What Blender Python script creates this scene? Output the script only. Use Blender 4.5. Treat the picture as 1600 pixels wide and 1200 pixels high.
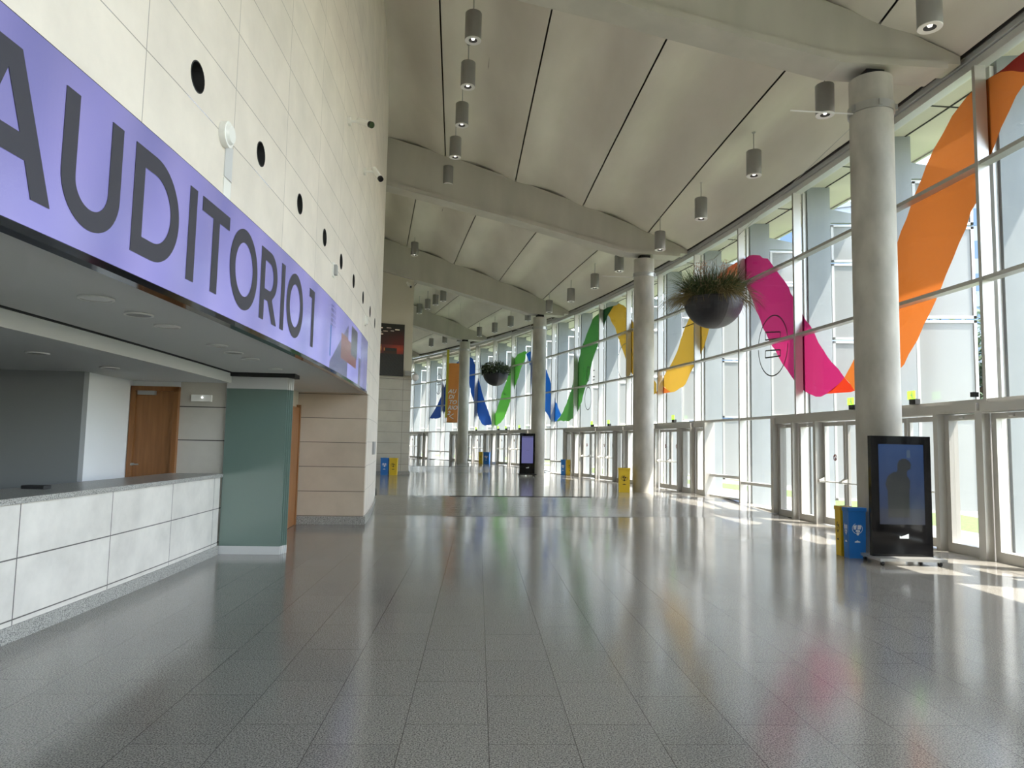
import bpy, bmesh, math, random
from mathutils import Vector, Matrix
from mathutils.geometry import tessellate_polygon
PI = math.pi; R = math.radians
for o in list(bpy.data.objects): bpy.data.objects.remove(o)
S = bpy.context.scene; COL = S.collection
random.seed(4)
# ------------------------------------------------------------------ camera
cd = bpy.data.cameras.new('camera'); cam = bpy.data.objects.new('camera', cd); COL.objects.link(cam); S.camera = cam
cd.sensor_width = 36; cd.lens = 36*1109/1600; cd.clip_end = 600
PITCH = math.atan(94.5/1109)
cam.matrix_world = Matrix.Translation((0, 0, 1.7)) @ Matrix.Rotation(PI/2+PITCH, 4, 'X') @ Matrix.Rotation(.02, 4, 'Z')
# ------------------------------------------------------------------ sky, sun, exposure
W = bpy.data.worlds.new('world'); S.world = W; W.use_nodes = True
wn = W.node_tree.nodes; wl = W.node_tree.links; wn.clear()
sky = wn.new('ShaderNodeTexSky'); sky.sky_type = 'NISHITA'; sky.sun_disc = False
SUN = Vector((.43, -.19, .88)).normalized()
sky.sun_elevation = math.asin(SUN.z); sky.sun_rotation = math.atan2(SUN.x, SUN.y)
sky.air_density = 1.0; sky.dust_density = 1.2
bg = wn.new('ShaderNodeBackground'); bg.inputs[1].default_value = .46
wo = wn.new('ShaderNodeOutputWorld'); hs_ = wn.new('ShaderNodeHueSaturation'); hs_.inputs['Saturation'].default_value = .68; wl.new(sky.outputs[0], hs_.inputs['Color']); wl.new(hs_.outputs[0], bg.inputs[0]); wl.new(bg.outputs[0], wo.inputs[0])
sd = bpy.data.lights.new('sun', 'SUN'); sd.energy = 5.0; sd.angle = R(.6); sd.color = (1, .94, .85)
sun = bpy.data.objects.new('sun', sd); COL.objects.link(sun); sun.rotation_euler = SUN.to_track_quat('Z', 'Y').to_euler()
vs = S.view_settings; vs.view_transform = 'Standard'; vs.look = 'None'; vs.gamma = 1; vs.use_curve_mapping = False
vs.exposure = 1.74
S.cycles.max_bounces = 10; S.cycles.diffuse_bounces = 5; S.cycles.transparent_max_bounces = 24; S.cycles.sample_clamp_indirect = 6
# ------------------------------------------------------------------ plan helpers: the hall is a ring about C0
CX, CY = -94.5, 4.2
def P(r, a, z=0): return Vector((CX+r*math.cos(R(a)), CY+r*math.sin(R(a)), z))
def interp(x, xs, ys):
    if x <= xs[0]: return ys[0]
    for i in range(len(xs)-1):
        if x <= xs[i+1]: return ys[i]+(ys[i+1]-ys[i])*(x-xs[i])/(xs[i+1]-xs[i])
    return ys[-1]
def zf(a): return interp(a, [7.7, 9.95, 19.6, 21.8], [0, .2, .2, .4])            # floor height (two ramps)
def dz(a): return interp(a, [11.28, 18.2, 25.2, 32.2], [0, .05, .38, .5])
def zc(r): return interp(r, [88, 90, 92, 94.03, 96.34, 98.64, 100.97, 102.42, 103.5], [12.4, 11.9, 11.37, 10.94, 10.33, 9.7, 8.97, 8.5, 8.2])
BEAMS = [-9.53, -2.6, 4.33, 11.28, 18.2, 25.2, 32.2]
COLS = [4.33, 11.28, 18.2, 25.2]
# ------------------------------------------------------------------ mesh helper
def root_loc(p):
    while p.parent: p = p.parent
    return p.location.copy() if not p.get('_proto') else Vector((0, 0, 0))
class MB:
    def __init__(s): s.v = []; s.f = []; s.uv = None
    def add(s, vs, fs):
        n = len(s.v); s.v += [Vector(v) for v in vs]; s.f += [[i+n for i in f] for f in fs]; return s
    def hexa(s, c):     # 8 corners: bottom 4 ccw, top 4 ccw
        return s.add(c, [(3,2,1,0),(4,5,6,7),(0,1,5,4),(1,2,6,5),(2,3,7,6),(3,0,4,7)])
    def box(s, x0, x1, y0, y1, z0, z1, M=None):
        c = [Vector(p) for p in ((x0,y0,z0),(x1,y0,z0),(x1,y1,z0),(x0,y1,z0),(x0,y0,z1),(x1,y0,z1),(x1,y1,z1),(x0,y1,z1))]
        if M: c = [M@p for p in c]
        return s.hexa(c)
    def pbox(s, r0, r1, a0, a1, z0, z1, n=1, off=0):
        for i in range(n):
            b0 = a0+(a1-a0)*i/n; b1 = a0+(a1-a0)*(i+1)/n
            g = (lambda a: zf(a)) if off else (lambda a: 0)
            c = [P(r0,b0,z0+g(b0)),P(r1,b0,z0+g(b0)),P(r1,b1,z0+g(b1)),P(r0,b1,z0+g(b1))]
            d = [P(r0,b0,z1),P(r1,b0,z1),P(r1,b1,z1),P(r0,b1,z1)]
            s.hexa(c+d)
        return s
    def tube(s, p0, p1, r, n=10, r1=None):
        p0 = Vector(p0); p1 = Vector(p1); r1 = r if r1 is None else r1
        d = (p1-p0).normalized(); u = d.orthogonal().normalized(); w = d.cross(u)
        vs = []
        for p, q in ((p0, r), (p1, r1)):
            for i in range(n):
                t = 2*PI*i/n; vs.append(p+(u*math.cos(t)+w*math.sin(t))*q)
        return s.add(vs, [(i, (i+1)%n, n+(i+1)%n, n+i) for i in range(n)]+[list(range(n))[::-1], list(range(n, 2*n))])
    def lathe(s, prof, c=(0,0,0), n=32, cap=True):
        c = Vector(c); vs = []; fs = []
        for r, z in prof:
            for i in range(n): t = 2*PI*i/n; vs.append(c+Vector((r*math.cos(t), r*math.sin(t), z)))
        for k in range(len(prof)-1):
            for i in range(n): fs.append((k*n+i, k*n+(i+1)%n, (k+1)*n+(i+1)%n, (k+1)*n+i))
        if cap: fs.append(list(range(n))[::-1]); fs.append([(len(prof)-1)*n+i for i in range(n)])
        return s.add(vs, fs)
    def prism(s, poly, f, d):   # poly 2D, f maps (u,v)->3D, d thickness vector
        loops = tessellate_polygon([[Vector((u, v, 0)) for u, v in poly]])
        n = len(poly); a = [Vector(f(u, v)) for u, v in poly]; b = [p+Vector(d) for p in a]
        fs = [tuple(t) for t in loops]+[tuple(i+n for i in t[::-1]) for t in loops]+[(i, (i+1)%n, n+(i+1)%n, n+i) for i in range(n)]
        return s.add(a+b, fs)
    def build(s, name, mat, parent=None, smooth=False, uvf=None, kind=None, bevel=0):
        o_ = root_loc(parent) if parent else Vector((0, 0, 0))
        me = bpy.data.meshes.new(name); me.from_pydata([v-o_ for v in s.v], [], s.f)
        bm = bmesh.new(); bm.from_mesh(me); bmesh.ops.recalc_face_normals(bm, faces=bm.faces)
        if bevel:
            try: bmesh.ops.bevel(bm, geom=bm.edges[:], offset=bevel, segments=2, affect='EDGES', profile=.6)
            except Exception: pass
        bm.to_mesh(me); bm.free()
        if uvf:
            l = me.uv_layers.new(name='uv')
            for lp in me.loops:
                l.data[lp.index].uv = uvf(me.vertices[lp.vertex_index].co+o_)
        if smooth:
            for p in me.polygons: p.use_smooth = True
            try: me.set_sharp_from_angle(angle=R(40))
            except Exception: pass
        ob = bpy.data.objects.new(name, me); COL.objects.link(ob); me.materials.append(mat)
        if parent: ob.parent = parent
        if kind: ob['kind'] = kind
        return ob
def tag(o, label, cat, group=None, kind=None):
    o['label'] = label; o['category'] = cat
    if group: o['group'] = group
    if kind: o['kind'] = kind
    return o
def thing(name, label, cat, loc=(0,0,0), rz=0, group=None, kind=None):
    e = bpy.data.objects.new(name, None); COL.objects.link(e); e.location = loc; e.rotation_euler = (0,0,rz); e.empty_display_size = .1
    return tag(e, label, cat, group, kind)
def struct(name, loc=(0,0,0)):
    e = bpy.data.objects.new(name, None); COL.objects.link(e); e.location = loc; e['kind'] = 'structure'; e.empty_display_size = .1; return e
def copy_tree(root, loc, rz, label=None, group=None):
    def cp(o, par):
        c = o.copy(); COL.objects.link(c); c.parent = par
        for ch in o.children: cp(ch, c)
        return c
    r = cp(root, None); r.location = loc; r.rotation_euler = (0, 0, rz)
    if label: r['label'] = label
    if group: r['group'] = group
    return r
class LMB(MB):      # local-coordinate builder: parent location is not subtracted
    def build(s, name, mat, parent=None, **k):
        if parent:
            L = root_loc(parent); s.v = [v+L for v in s.v]
        return MB.build(s, name, mat, parent, **k)
# ------------------------------------------------------------------ materials
def mat(name, col=(.8,.8,.8), rough=.5, metal=0, spec=.5, emit=None, es=1, coat=0):
    m = bpy.data.materials.new(name); m.use_nodes = True; b = m.node_tree.nodes['Principled BSDF']
    b.inputs['Base Color'].default_value = (*col, 1); b.inputs['Roughness'].default_value = rough
    b.inputs['Metallic'].default_value = metal; b.inputs['Specular IOR Level'].default_value = spec
    b.inputs['Coat Weight'].default_value = coat
    if emit: b.inputs['Emission Color'].default_value = (*emit, 1); b.inputs['Emission Strength'].default_value = es
    return m
def nodes(m): return m.node_tree.nodes, m.node_tree.links, m.node_tree.nodes['Principled BSDF']
def add_noise(m, c1, c2, scale=3, detail=6, coord='Object', stretch=(1,1,1), bump=0, lo=.3, hi=.7):
    n, l, b = nodes(m)
    tc = n.new('ShaderNodeTexCoord'); mp = n.new('ShaderNodeMapping'); mp.inputs['Scale'].default_value = stretch
    no = n.new('ShaderNodeTexNoise'); no.inputs['Scale'].default_value = scale; no.inputs['Detail'].default_value = detail
    cr = n.new('ShaderNodeValToRGB'); cr.color_ramp.elements[0].position = lo; cr.color_ramp.elements[1].position = hi
    cr.color_ramp.elements[0].color = (*c1, 1); cr.color_ramp.elements[1].color = (*c2, 1)
    l.new(tc.outputs[coord], mp.inputs[0]); l.new(mp.outputs[0], no.inputs[0]); l.new(no.outputs[0], cr.inputs[0]); l.new(cr.outputs[0], b.inputs['Base Color'])
    if bump:
        bp = n.new('ShaderNodeBump'); bp.inputs['Strength'].default_value = bump; l.new(no.outputs[0], bp.inputs['Height']); l.new(bp.outputs[0], b.inputs['Normal'])
    return cr
def brick_mat(name, c1, c2, mortar, bw, rh, ms, offset=0, rough=.4, mottle=.5, nscale=1.5, spec=.5):
    m = mat(name, c1, rough, spec=spec); n, l, b = nodes(m)
    uv = n.new('ShaderNodeUVMap'); br = n.new('ShaderNodeTexBrick')
    br.offset = offset; br.inputs['Scale'].default_value = 1; br.inputs['Mortar Size'].default_value = ms; br.inputs['Mortar Smooth'].default_value = 0
    br.inputs['Bias'].default_value = 0; br.inputs['Brick Width'].default_value = bw; br.inputs['Row Height'].default_value = rh
    br.inputs['Color1'].default_value = (*c1, 1); br.inputs['Color2'].default_value = (*c2, 1); br.inputs['Mortar'].default_value = (*mortar, 1)
    l.new(uv.outputs[0], br.inputs[0])
    no = n.new('ShaderNodeTexNoise'); no.inputs['Scale'].default_value = nscale; no.inputs['Detail'].default_value = 7; no.inputs['Roughness'].default_value = .6
    tc = n.new('ShaderNodeTexCoord'); l.new(tc.outputs['Object'], no.inputs[0])
    mr = n.new('ShaderNodeMapRange'); mr.inputs[1].default_value = .3; mr.inputs[2].default_value = .7; mr.inputs[3].default_value = 1-mottle*.25; mr.inputs[4].default_value = 1+mottle*.1
    l.new(no.outputs[0], mr.inputs[0])
    mx = n.new('ShaderNodeMix'); mx.data_type = 'RGBA'; mx.blend_type = 'MULTIPLY'; mx.inputs[0].default_value = 1
    l.new(br.outputs[0], mx.inputs[6]); l.new(mr.outputs[0], mx.inputs[7]); l.new(mx.outputs[2], b.inputs['Base Color'])
    return m, br, mx
M = {}
M['stone'], _, _ = brick_mat('cream_stone_cladding', (.76,.695,.605), (.72,.66,.575), (.30,.27,.23), 1.473, .5, .004, rough=.38)
M['stone_tan'], _, _ = brick_mat('tan_stone_cladding', (.56,.47,.36), (.53,.44,.34), (.12,.10,.08), 3, .5, .006, rough=.45)
M['stone_counter'], _, _ = brick_mat('veined_stone_panels', (.68,.65,.59), (.64,.61,.555), (.10,.09,.08), 1.457, .5, .006, rough=.35, mottle=.7, nscale=2.2)
def granite(name, dark, light, rough, tiles=False):
    m = mat(name, light, rough); n, l, b = nodes(m)
    tc = n.new('ShaderNodeTexCoord')
    n1 = n.new('ShaderNodeTexNoise'); n1.inputs['Scale'].default_value = 105; n1.inputs['Detail'].default_value = 3
    n2 = n.new('ShaderNodeTexVoronoi'); n2.inputs['Scale'].default_value = 210
    l.new(tc.outputs['Object'], n1.inputs[0]); l.new(tc.outputs['Object'], n2.inputs[0])
    cr = n.new('ShaderNodeValToRGB'); e = cr.color_ramp.elements; e[0].position = .40; e[0].color = (*dark, 1); e[1].position = .55; e[1].color = (*light, 1)
    l.new(n1.outputs[0], cr.inputs[0])
    cr2 = n.new('ShaderNodeValToRGB'); e = cr2.color_ramp.elements; e[0].position = .05; e[0].color = (.62,.6,.57,1); e[1].position = .5; e[1].color = (1.1,1.1,1.08,1)
    l.new(n2.outputs['Color'], cr2.inputs[0])
    mx = n.new('ShaderNodeMix'); mx.data_type = 'RGBA'; mx.blend_type = 'MULTIPLY'; mx.inputs[0].default_value = .8
    l.new(cr.outputs[0], mx.inputs[6]); l.new(cr2.outputs[0], mx.inputs[7]); out = mx.outputs[2]
    if tiles:
        uv = n.new('ShaderNodeUVMap'); br = n.new('ShaderNodeTexBrick'); br.offset = .37; br.offset_frequency = 2
        br.inputs['Scale'].default_value = 1; br.inputs['Mortar Size'].default_value = .0028; br.inputs['Mortar Smooth'].default_value = .3
        br.inputs['Brick Width'].default_value = .78; br.inputs['Row Height'].default_value = .5; br.inputs['Bias'].default_value = 0
        br.inputs['Color1'].default_value = (.955,.955,.955,1); br.inputs['Color2'].default_value = (1.035,1.035,1.03,1); br.inputs['Mortar'].default_value = (.33,.32,.31,1)
        l.new(uv.outputs[0], br.inputs[0])
        m2 = n.new('ShaderNodeMix'); m2.data_type = 'RGBA'; m2.blend_type = 'MULTIPLY'; m2.inputs[0].default_value = 1
        l.new(out, m2.inputs[6]); l.new(br.outputs[0], m2.inputs[7]); out = m2.outputs[2]
        n3 = n.new('ShaderNodeTexNoise'); n3.inputs['Scale'].default_value = 1.1; n3.inputs['Detail'].default_value = 4; l.new(tc.outputs['Object'], n3.inputs[0])
        mr = n.new('ShaderNodeMapRange'); mr.inputs[3].default_value = rough-.03; mr.inputs[4].default_value = rough+.05; l.new(n3.outputs[0], mr.inputs[0]); l.new(mr.outputs[0], b.inputs['Roughness'])
        bp = n.new('ShaderNodeBump'); bp.inputs['Strength'].default_value = .012; bp.inputs['Distance'].default_value = .02; l.new(n3.outputs[0], bp.inputs['Height']); l.new(bp.outputs[0], b.inputs['Normal'])
    l.new(out, b.inputs['Base Color']); return m
M['floor'] = granite('polished_granite_tiles', (.112,.108,.10), (.325,.312,.287), .13, True)
M['granite'] = granite('grey_granite', (.13,.13,.125), (.42,.41,.38), .3)
def concrete(name, c1, c2, sc=1.3, stretch=(1,1,.5), bump=.05):
    m = mat(name, c1, .75); add_noise(m, c1, c2, sc, 8, stretch=stretch, bump=bump); return m
M['ceiling'] = concrete('precast_concrete', (.56,.52,.45), (.66,.62,.54), .9, (1,.35,1))
M['beam'] = concrete('beam_concrete', (.43,.41,.355), (.51,.485,.42), 1.6, (1,1,.25))
M['column'] = concrete('column_concrete', (.36,.345,.305), (.54,.52,.465), 2.6, (1,1,.5))
M['soffit'] = mat('painted_plasterboard', (.62,.62,.59), .8)
M['plaster'] = mat('cream_plaster', (.52,.48,.39), .85)
M['white_wall'] = mat('white_paint', (.72,.73,.73), .8)
M['grey_wall'] = mat('dark_grey_paint', (.26,.27,.27), .7)
M['dark'] = mat('black_recess', (.015,.015,.015), .8)
M['roof'] = mat('roof_build_up', (.24,.22,.19), .9)
M['alu'] = mat('anodised_aluminium', (.50,.49,.47), .42, .55)
M['alu_light'] = mat('light_aluminium', (.66,.66,.65), .45, .3)
M['doorframe'] = mat('door_frame_aluminium', (.50,.485,.455), .45, .4)
M['gasket'] = mat('brown_gasket', (.09,.08,.07), .7)
M['steel'] = mat('galvanised_steel', (.42,.42,.41), .4, .7)
M['lamp'] = mat('grey_lamp_housing', (.30,.295,.285), .45, .3)
M['lamp_ring'] = mat('lamp_ring', (.75,.73,.71), .4, .1)
M['bulb'] = mat('lit_lamp', (1,.97,.9), .4, emit=(1,.93,.82), es=2.0)
M['black'] = mat('black_gloss', (.006,.006,.007), .07, spec=.3)
M['black_matt'] = mat('black_matt', (.02,.02,.02), .6)
M['white_plastic'] = mat('white_plastic', (.78,.77,.72), .4)
M['grey_plastic'] = mat('grey_plastic', (.35,.35,.34), .5)
M['wood'] = mat('oak_veneer', (.42,.19,.06), .45); add_noise(M['wood'], (.20,.08,.022), (.27,.115,.035), 3, 5, stretch=(8,8,.6))
M['yellow'] = mat('yellow_bin_plastic', (.74,.50,.02), .38)
M['blue'] = mat('blue_bin_plastic', (.012,.16,.52), .38)
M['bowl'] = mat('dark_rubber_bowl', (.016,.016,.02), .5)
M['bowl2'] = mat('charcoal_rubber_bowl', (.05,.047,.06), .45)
M['soil'] = mat('soil', (.03,.02,.012), .95)
M['grass'] = mat('lawn', (.17,.30,.05), .9); add_noise(M['grass'], (.055,.11,.018), (.11,.19,.035), 9, 8)
M['paving'] = mat('pale_paving', (.50,.48,.43), .8); add_noise(M['paving'], (.28,.27,.24), (.38,.37,.335), 4, 8)
M['asphalt'] = mat('asphalt', (.12,.12,.12), .9)
M['soffit_out'] = mat('cream_canopy_panels', (.60,.57,.49), .7)
M['pier'] = mat('grey_metal_pier', (.38,.42,.44), .45, .15); add_noise(M['pier'], (.27,.30,.315), (.34,.37,.385), 2, 5, stretch=(1,1,.3))
M['leaf'] = mat('tree_leaves', (.025,.055,.015), .7); M['bark'] = mat('bark', (.10,.07,.05), .9)
M['green_sign'] = mat('green_sign', (.25,.75,.05), .4, emit=(.35,.95,.06), es=.7)
M['ink'] = mat('black_vinyl', (.01,.01,.012), .5)
M['white_ink'] = mat('white_vinyl', (.75,.8,.85), .5)
M['red_ink'] = mat('maroon_vinyl', (.25,.04,.04), .5)
M['led_letter'] = mat('dark_led_letters', (.02,.02,.025), .5, emit=(.050,.050,.078), es=.10)
def glass_mat(name, tint=(.955,.955,.94), refl=.6):
    m = bpy.data.materials.new(name); m.use_nodes = True; n = m.node_tree.nodes; l = m.node_tree.links; n.clear()
    t = n.new('ShaderNodeBsdfTransparent'); t.inputs[0].default_value = (*tint, 1)
    g = n.new('ShaderNodeBsdfGlossy'); g.inputs['Roughness'].default_value = .02
    fr = n.new('ShaderNodeFresnel'); fr.inputs[0].default_value = 1.45
    ml = n.new('ShaderNodeMath'); ml.operation = 'MULTIPLY'; ml.inputs[1].default_value = refl
    mx = n.new('ShaderNodeMixShader'); o = n.new('ShaderNodeOutputMaterial')
    ge = n.new('ShaderNodeNewGeometry'); iv = n.new('ShaderNodeMath'); iv.operation = 'SUBTRACT'; iv.inputs[0].default_value = 1
    m2 = n.new('ShaderNodeMath'); m2.operation = 'MULTIPLY'; l.new(ge.outputs['Backfacing'], iv.inputs[1]); l.new(fr.outputs[0], m2.inputs[0]); l.new(iv.outputs[0], m2.inputs[1])
    l.new(m2.outputs[0], ml.inputs[0]); l.new(ml.outputs[0], mx.inputs[0]); l.new(t.outputs[0], mx.inputs[1]); l.new(g.outputs[0], mx.inputs[2]); l.new(mx.outputs[0], o.inputs[0])
    return m
M['glass'] = glass_mat('clear_glass')
def film(name, col, tr=.45, transp=.1, gloss=.04):       # translucent sheet
    m = bpy.data.materials.new(name); m.use_nodes = True; n = m.node_tree.nodes; l = m.node_tree.links; n.clear()
    d = n.new('ShaderNodeBsdfDiffuse'); d.inputs[0].default_value = (*col, 1)
    t = n.new('ShaderNodeBsdfTranslucent'); t.inputs[0].default_value = (*col, 1)
    p = n.new('ShaderNodeBsdfTransparent'); p.inputs[0].default_value = (*col, 1)
    g = n.new('ShaderNodeBsdfGlossy'); g.inputs['Roughness'].default_value = .15
    a = n.new('ShaderNodeMixShader'); a.inputs[0].default_value = tr; b = n.new('ShaderNodeMixShader'); b.inputs[0].default_value = transp
    c = n.new('ShaderNodeMixShader'); c.inputs[0].default_value = gloss; o = n.new('ShaderNodeOutputMaterial')
    l.new(d.outputs[0], a.inputs[1]); l.new(t.outputs[0], a.inputs[2]); l.new(a.outputs[0], b.inputs[1]); l.new(p.outputs[0], b.inputs[2])
    l.new(b.outputs[0], c.inputs[1]); l.new(g.outputs[0], c.inputs[2]); l.new(c.outputs[0], o.inputs[0])
    return m
M['screen_panel'] = film('white_shade_panel', (.41,.425,.425), .35, 0, .03)
M['teal_glass'] = film('frosted_teal_glass', (.20,.29,.25), .25, .12, .10)
M['banner'] = film('orange_banner_cloth', (.62,.24,.06), .4, .0, .02)
M['banner_olive'] = film('olive_banner_cloth', (.48,.44,.05), .4, .0, .02)
def picture_mat(name, es):
    m = mat(name, (.0,.0,.0), .3); n, l, b = nodes(m); at = n.new('ShaderNodeVertexColor'); at.layer_name = 'pic'
    if es: l.new(at.outputs[0], b.inputs['Emission Color']); b.inputs['Emission Strength'].default_value = es; b.inputs['Base Color'].default_value = (.01,.01,.01,1); b.inputs['Roughness'].default_value = .15
    else: l.new(at.outputs[0], b.inputs['Base Color'])
    return m
def picture(name, f, nu, nv, colf, m, parent=None):
    L = root_loc(parent) if parent else Vector((0,0,0))
    vs = [Vector(f(i/nu, j/nv))-L for j in range(nv+1) for i in range(nu+1)]
    fs = [(j*(nu+1)+i, j*(nu+1)+i+1, (j+1)*(nu+1)+i+1, (j+1)*(nu+1)+i) for j in range(nv) for i in range(nu)]
    me = bpy.data.meshes.new(name); me.from_pydata(vs, [], fs); ca = me.color_attributes.new('pic', 'FLOAT_COLOR', 'CORNER')
    for k, p in enumerate(me.polygons):
        j, i = divmod(k, nu); c = colf((i+.5)/nu, (j+.5)/nv)
        for li in p.loop_indices: ca.data[li].color = (*c, 1)
    me.materials.append(m); o = bpy.data.objects.new(name, me); COL.objects.link(o)
    if parent: o.parent = parent
    return o
def uv_ring(v):      # arc metres along the hall, radius across
    d = v-Vector((CX, CY, 0)); return (math.atan2(d.y, d.x)*97.0, math.hypot(d.x, d.y))
def uv_drum(v):
    d = v-Vector((CX, CY, 0)); a = math.degrees(math.atan2(d.y, d.x)); return ((a-.115)*92.1*PI/180, v.z-.19)
def uv_counter(v):
    d = v-Vector((CX, CY, 0)); a = math.degrees(math.atan2(d.y, d.x)); return ((a-.225)*90.43*PI/180, v.z-.175)
def uv_rad(v):
    d = v-Vector((CX, CY, 0)); return (math.hypot(d.x, d.y)-94.02+1.473*10, v.z-.17)
# ================================================================== SETTING
A0, A1 = -13.0, 37.0
# floor
m = MB(); ang = [A0+.25*i for i in range(int((A1-A0)/.25)+1)]
for i in range(len(ang)-1):
    b0, b1 = ang[i], ang[i+1]
    m.add([P(86,b0,zf(b0)),P(102.9,b0,zf(b0)),P(102.9,b1,zf(b1)),P(86,b1,zf(b1))], [(0,1,2,3)])
FD = Vector((-math.sin(R(2.6)), math.cos(R(2.6)), 0)); FN = Vector((FD.y, -FD.x, 0)); F0 = Vector((-.07, 3.7, 0))
fl = m.build('floor', M['floor'], uvf=lambda v: ((v-F0).dot(FD)+39, (v-F0).dot(FN)+20), kind='structure')
# joint covers where the ramps begin and end
for n_, (a, r0, r1) in enumerate([(7.7, 93.9, 98.4), (9.95, 94.2, 98.4), (19.6, 94.6, 99.5), (21.8, 94.6, 99.5)]):
    MB().pbox(r0, r1, a-.012, a+.012, zf(a)-.01, zf(a)+.006, 1).build('trim_%d' % (n_+1), M['dark'], kind='structure')
# ceiling: bays of shallow vaulted panels, joints square to the nearer beam
m = MB(); NA = 14
for bi in range(len(BEAMS)-1):
    b0, b1 = BEAMS[bi], BEAMS[bi+1]
    for k in range(-5, 1):
        rows = []
        for i in range(NA+1):
            a = b0+(b1-b0)*i/NA; c = math.cos(R(a-b0)); row = []
            s0 = 100.23+2.31*k+.018; s1 = 100.23+2.31*(k+1)-.018
            for j in range(13):
                s = s0+(s1-s0)*j/12; r = min(max(s/c, 91.9), 102.4); f = min(max((r*c-s0)/(s1-s0), 0), 1)
                row.append(P(r, a, zc(r)+dz(a)+.02+.15*(1-math.cos(2*PI*f))*min(1, max(0, (102.4-r)/1.3))*(.5+.6*math.sin(PI*i/NA)**.7)))
            rows.append(row)
        vs = [v for r_ in rows for v in r_]; fs = []
        for i in range(NA):
            for j in range(12):
                q = (i*13+j, i*13+j+1, (i+1)*13+j+1, (i+1)*13+j)
                if (vs[q[0]]-vs[q[1]]).length > .01 or (vs[q[2]]-vs[q[3]]).length > .01: fs.append(q)
        m.add(vs, fs)
m.build('ceiling', M['ceiling'], smooth=True, kind='structure')
m = MB()   # dark roof slab above, seen only through the joints
for i in range(50):
    b0 = A0+(A1-A0)*i/50; b1 = A0+(A1-A0)*(i+1)/50
    for j in range(8):
        r0 = 88+(102.62-88)*j/8; r1 = 88+(102.62-88)*(j+1)/8
        m.hexa([P(r0,b0,zc(r0)+dz(b0)+.36),P(r1,b0,zc(r1)+dz(b0)+.36),P(r1,b1,zc(r1)+dz(b1)+.36),P(r0,b1,zc(r0)+dz(b1)+.36),
                P(r0,b0,zc(r0)+dz(b0)+.7),P(r1,b0,zc(r1)+dz(b0)+.7),P(r1,b1,zc(r1)+dz(b1)+.7),P(r0,b1,zc(r0)+dz(b1)+.7)])
m.build('trim_5', M['roof'], kind='structure')
# drum wall (cream stone) with the row of round holes
HOLES = [(.57+.885*k if k < 2 else [2.33, 3.16, 3.94, 4.75, 5.6, 6.5, 7.4][k-2]) for k in range(9)]; HZ, HR = 4.40, .118; RD = 92.1
def D(a, z, r=RD): return P(r, a, z)
m = MB(); step = .9167
def grid(a0, a1, z0, z1, n):
    for i in range(n):
        b0 = a0+(a1-a0)*i/n; b1 = a0+(a1-a0)*(i+1)/n
        m.add([D(b0,z0),D(b1,z0),D(b1,z1),D(b0,z1)], [(0,1,2,3)])
grid(A0, 18.3, 4.69, 11.75, 68); grid(A0, 18.3, 3.4, 4.19, 68); grid(A0, 6.6, 2.69, 3.4, 42); grid(6.6, 18.3, 0, 3.4, 26)
edges = [A0]
for k, h in enumerate(HOLES): edges += [h-.2, h+.2]
edges += [18.3]
for i in range(0, len(edges), 2): grid(edges[i], edges[i+1], 4.19, 4.69, max(1, int((edges[i+1]-edges[i])/.5)))
kd = RD*PI/180
for h in HOLES:
    NS = 32; inner = []; outer = []
    for i in range(NS):
        t = 2*PI*i/NS; cx, sx = math.cos(t), math.sin(t)
        inner.append((h+HR*cx/kd, HZ+HR*sx))
        hw, up, dn = .2*kd, 4.69-HZ, HZ-4.19
        k_ = min(hw/max(abs(cx), 1e-6), (up if sx > 0 else dn)/max(abs(sx), 1e-6)); outer.append((h+k_*cx/kd, HZ+k_*sx))
    for s_ in ((1,1),(1,-1),(-1,1),(-1,-1)):   # snap nearest ring point to each corner
        c_ = (h+.2*s_[0], 4.69 if s_[1] > 0 else 4.19); j = min(range(NS), key=lambda q: abs(outer[q][0]-c_[0])*kd+abs(outer[q][1]-c_[1])); outer[j] = c_
    n0 = len(m.v); m.add([D(*q) for q in inner]+[D(*q) for q in outer]+[D(q[0], q[1], RD-.2) for q in inner],
        [(i, (i+1)%NS, NS+(i+1)%NS, NS+i) for i in range(NS)]+[(i, (i+1)%NS, 2*NS+(i+1)%NS, 2*NS+i) for i in range(NS)])
m.build('wall_left', M['stone'], uvf=uv_drum, kind='structure')
MB().pbox(90.6, 92.14, 6.62, 18.2, 0, .16, 24, 1).build('baseboard_left', M['granite'], kind='structure')
ORD = ['nearest', 'second', 'third', 'fourth', 'fifth', 'sixth', 'seventh', 'eighth', 'ninth', 'tenth', 'eleventh', 'twelfth']
for k, h in enumerate(HOLES):
    t = thing('round_vent', 'round dark opening in the cream stone drum wall, %s of the row' % (ORD[k]+(' from the camera' if k else ' and largest')), 'vent', P(RD, h, HZ), 0, 'round openings in the drum wall')
    e = P(1, h)-P(0, h); c = P(RD, h, HZ)
    MB().tube(c-e*.195, c-e*.17, HR*.98, 24).build('mesh_plate', M['dark'], t)
    mm = MB(); u = Vector((-e.y, e.x, 0)); vs = []
    for rr, dd in ((HR*1.0, -.1), (HR*1.0, .004), (HR*.93, .004), (HR*.93, -.1)):
        for i in range(24): q = 2*PI*i/24; vs.append(c+e*dd+u*math.cos(q)*rr+Vector((0,0,1))*math.sin(q)*rr)
    mm.add(vs, [(a_*24+i, a_*24+(i+1)%24, (a_+1)*24+(i+1)%24, (a_+1)*24+i) for a_ in range(3) for i in range(24)]).build('rim', M['black_matt'], t, smooth=True)
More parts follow.
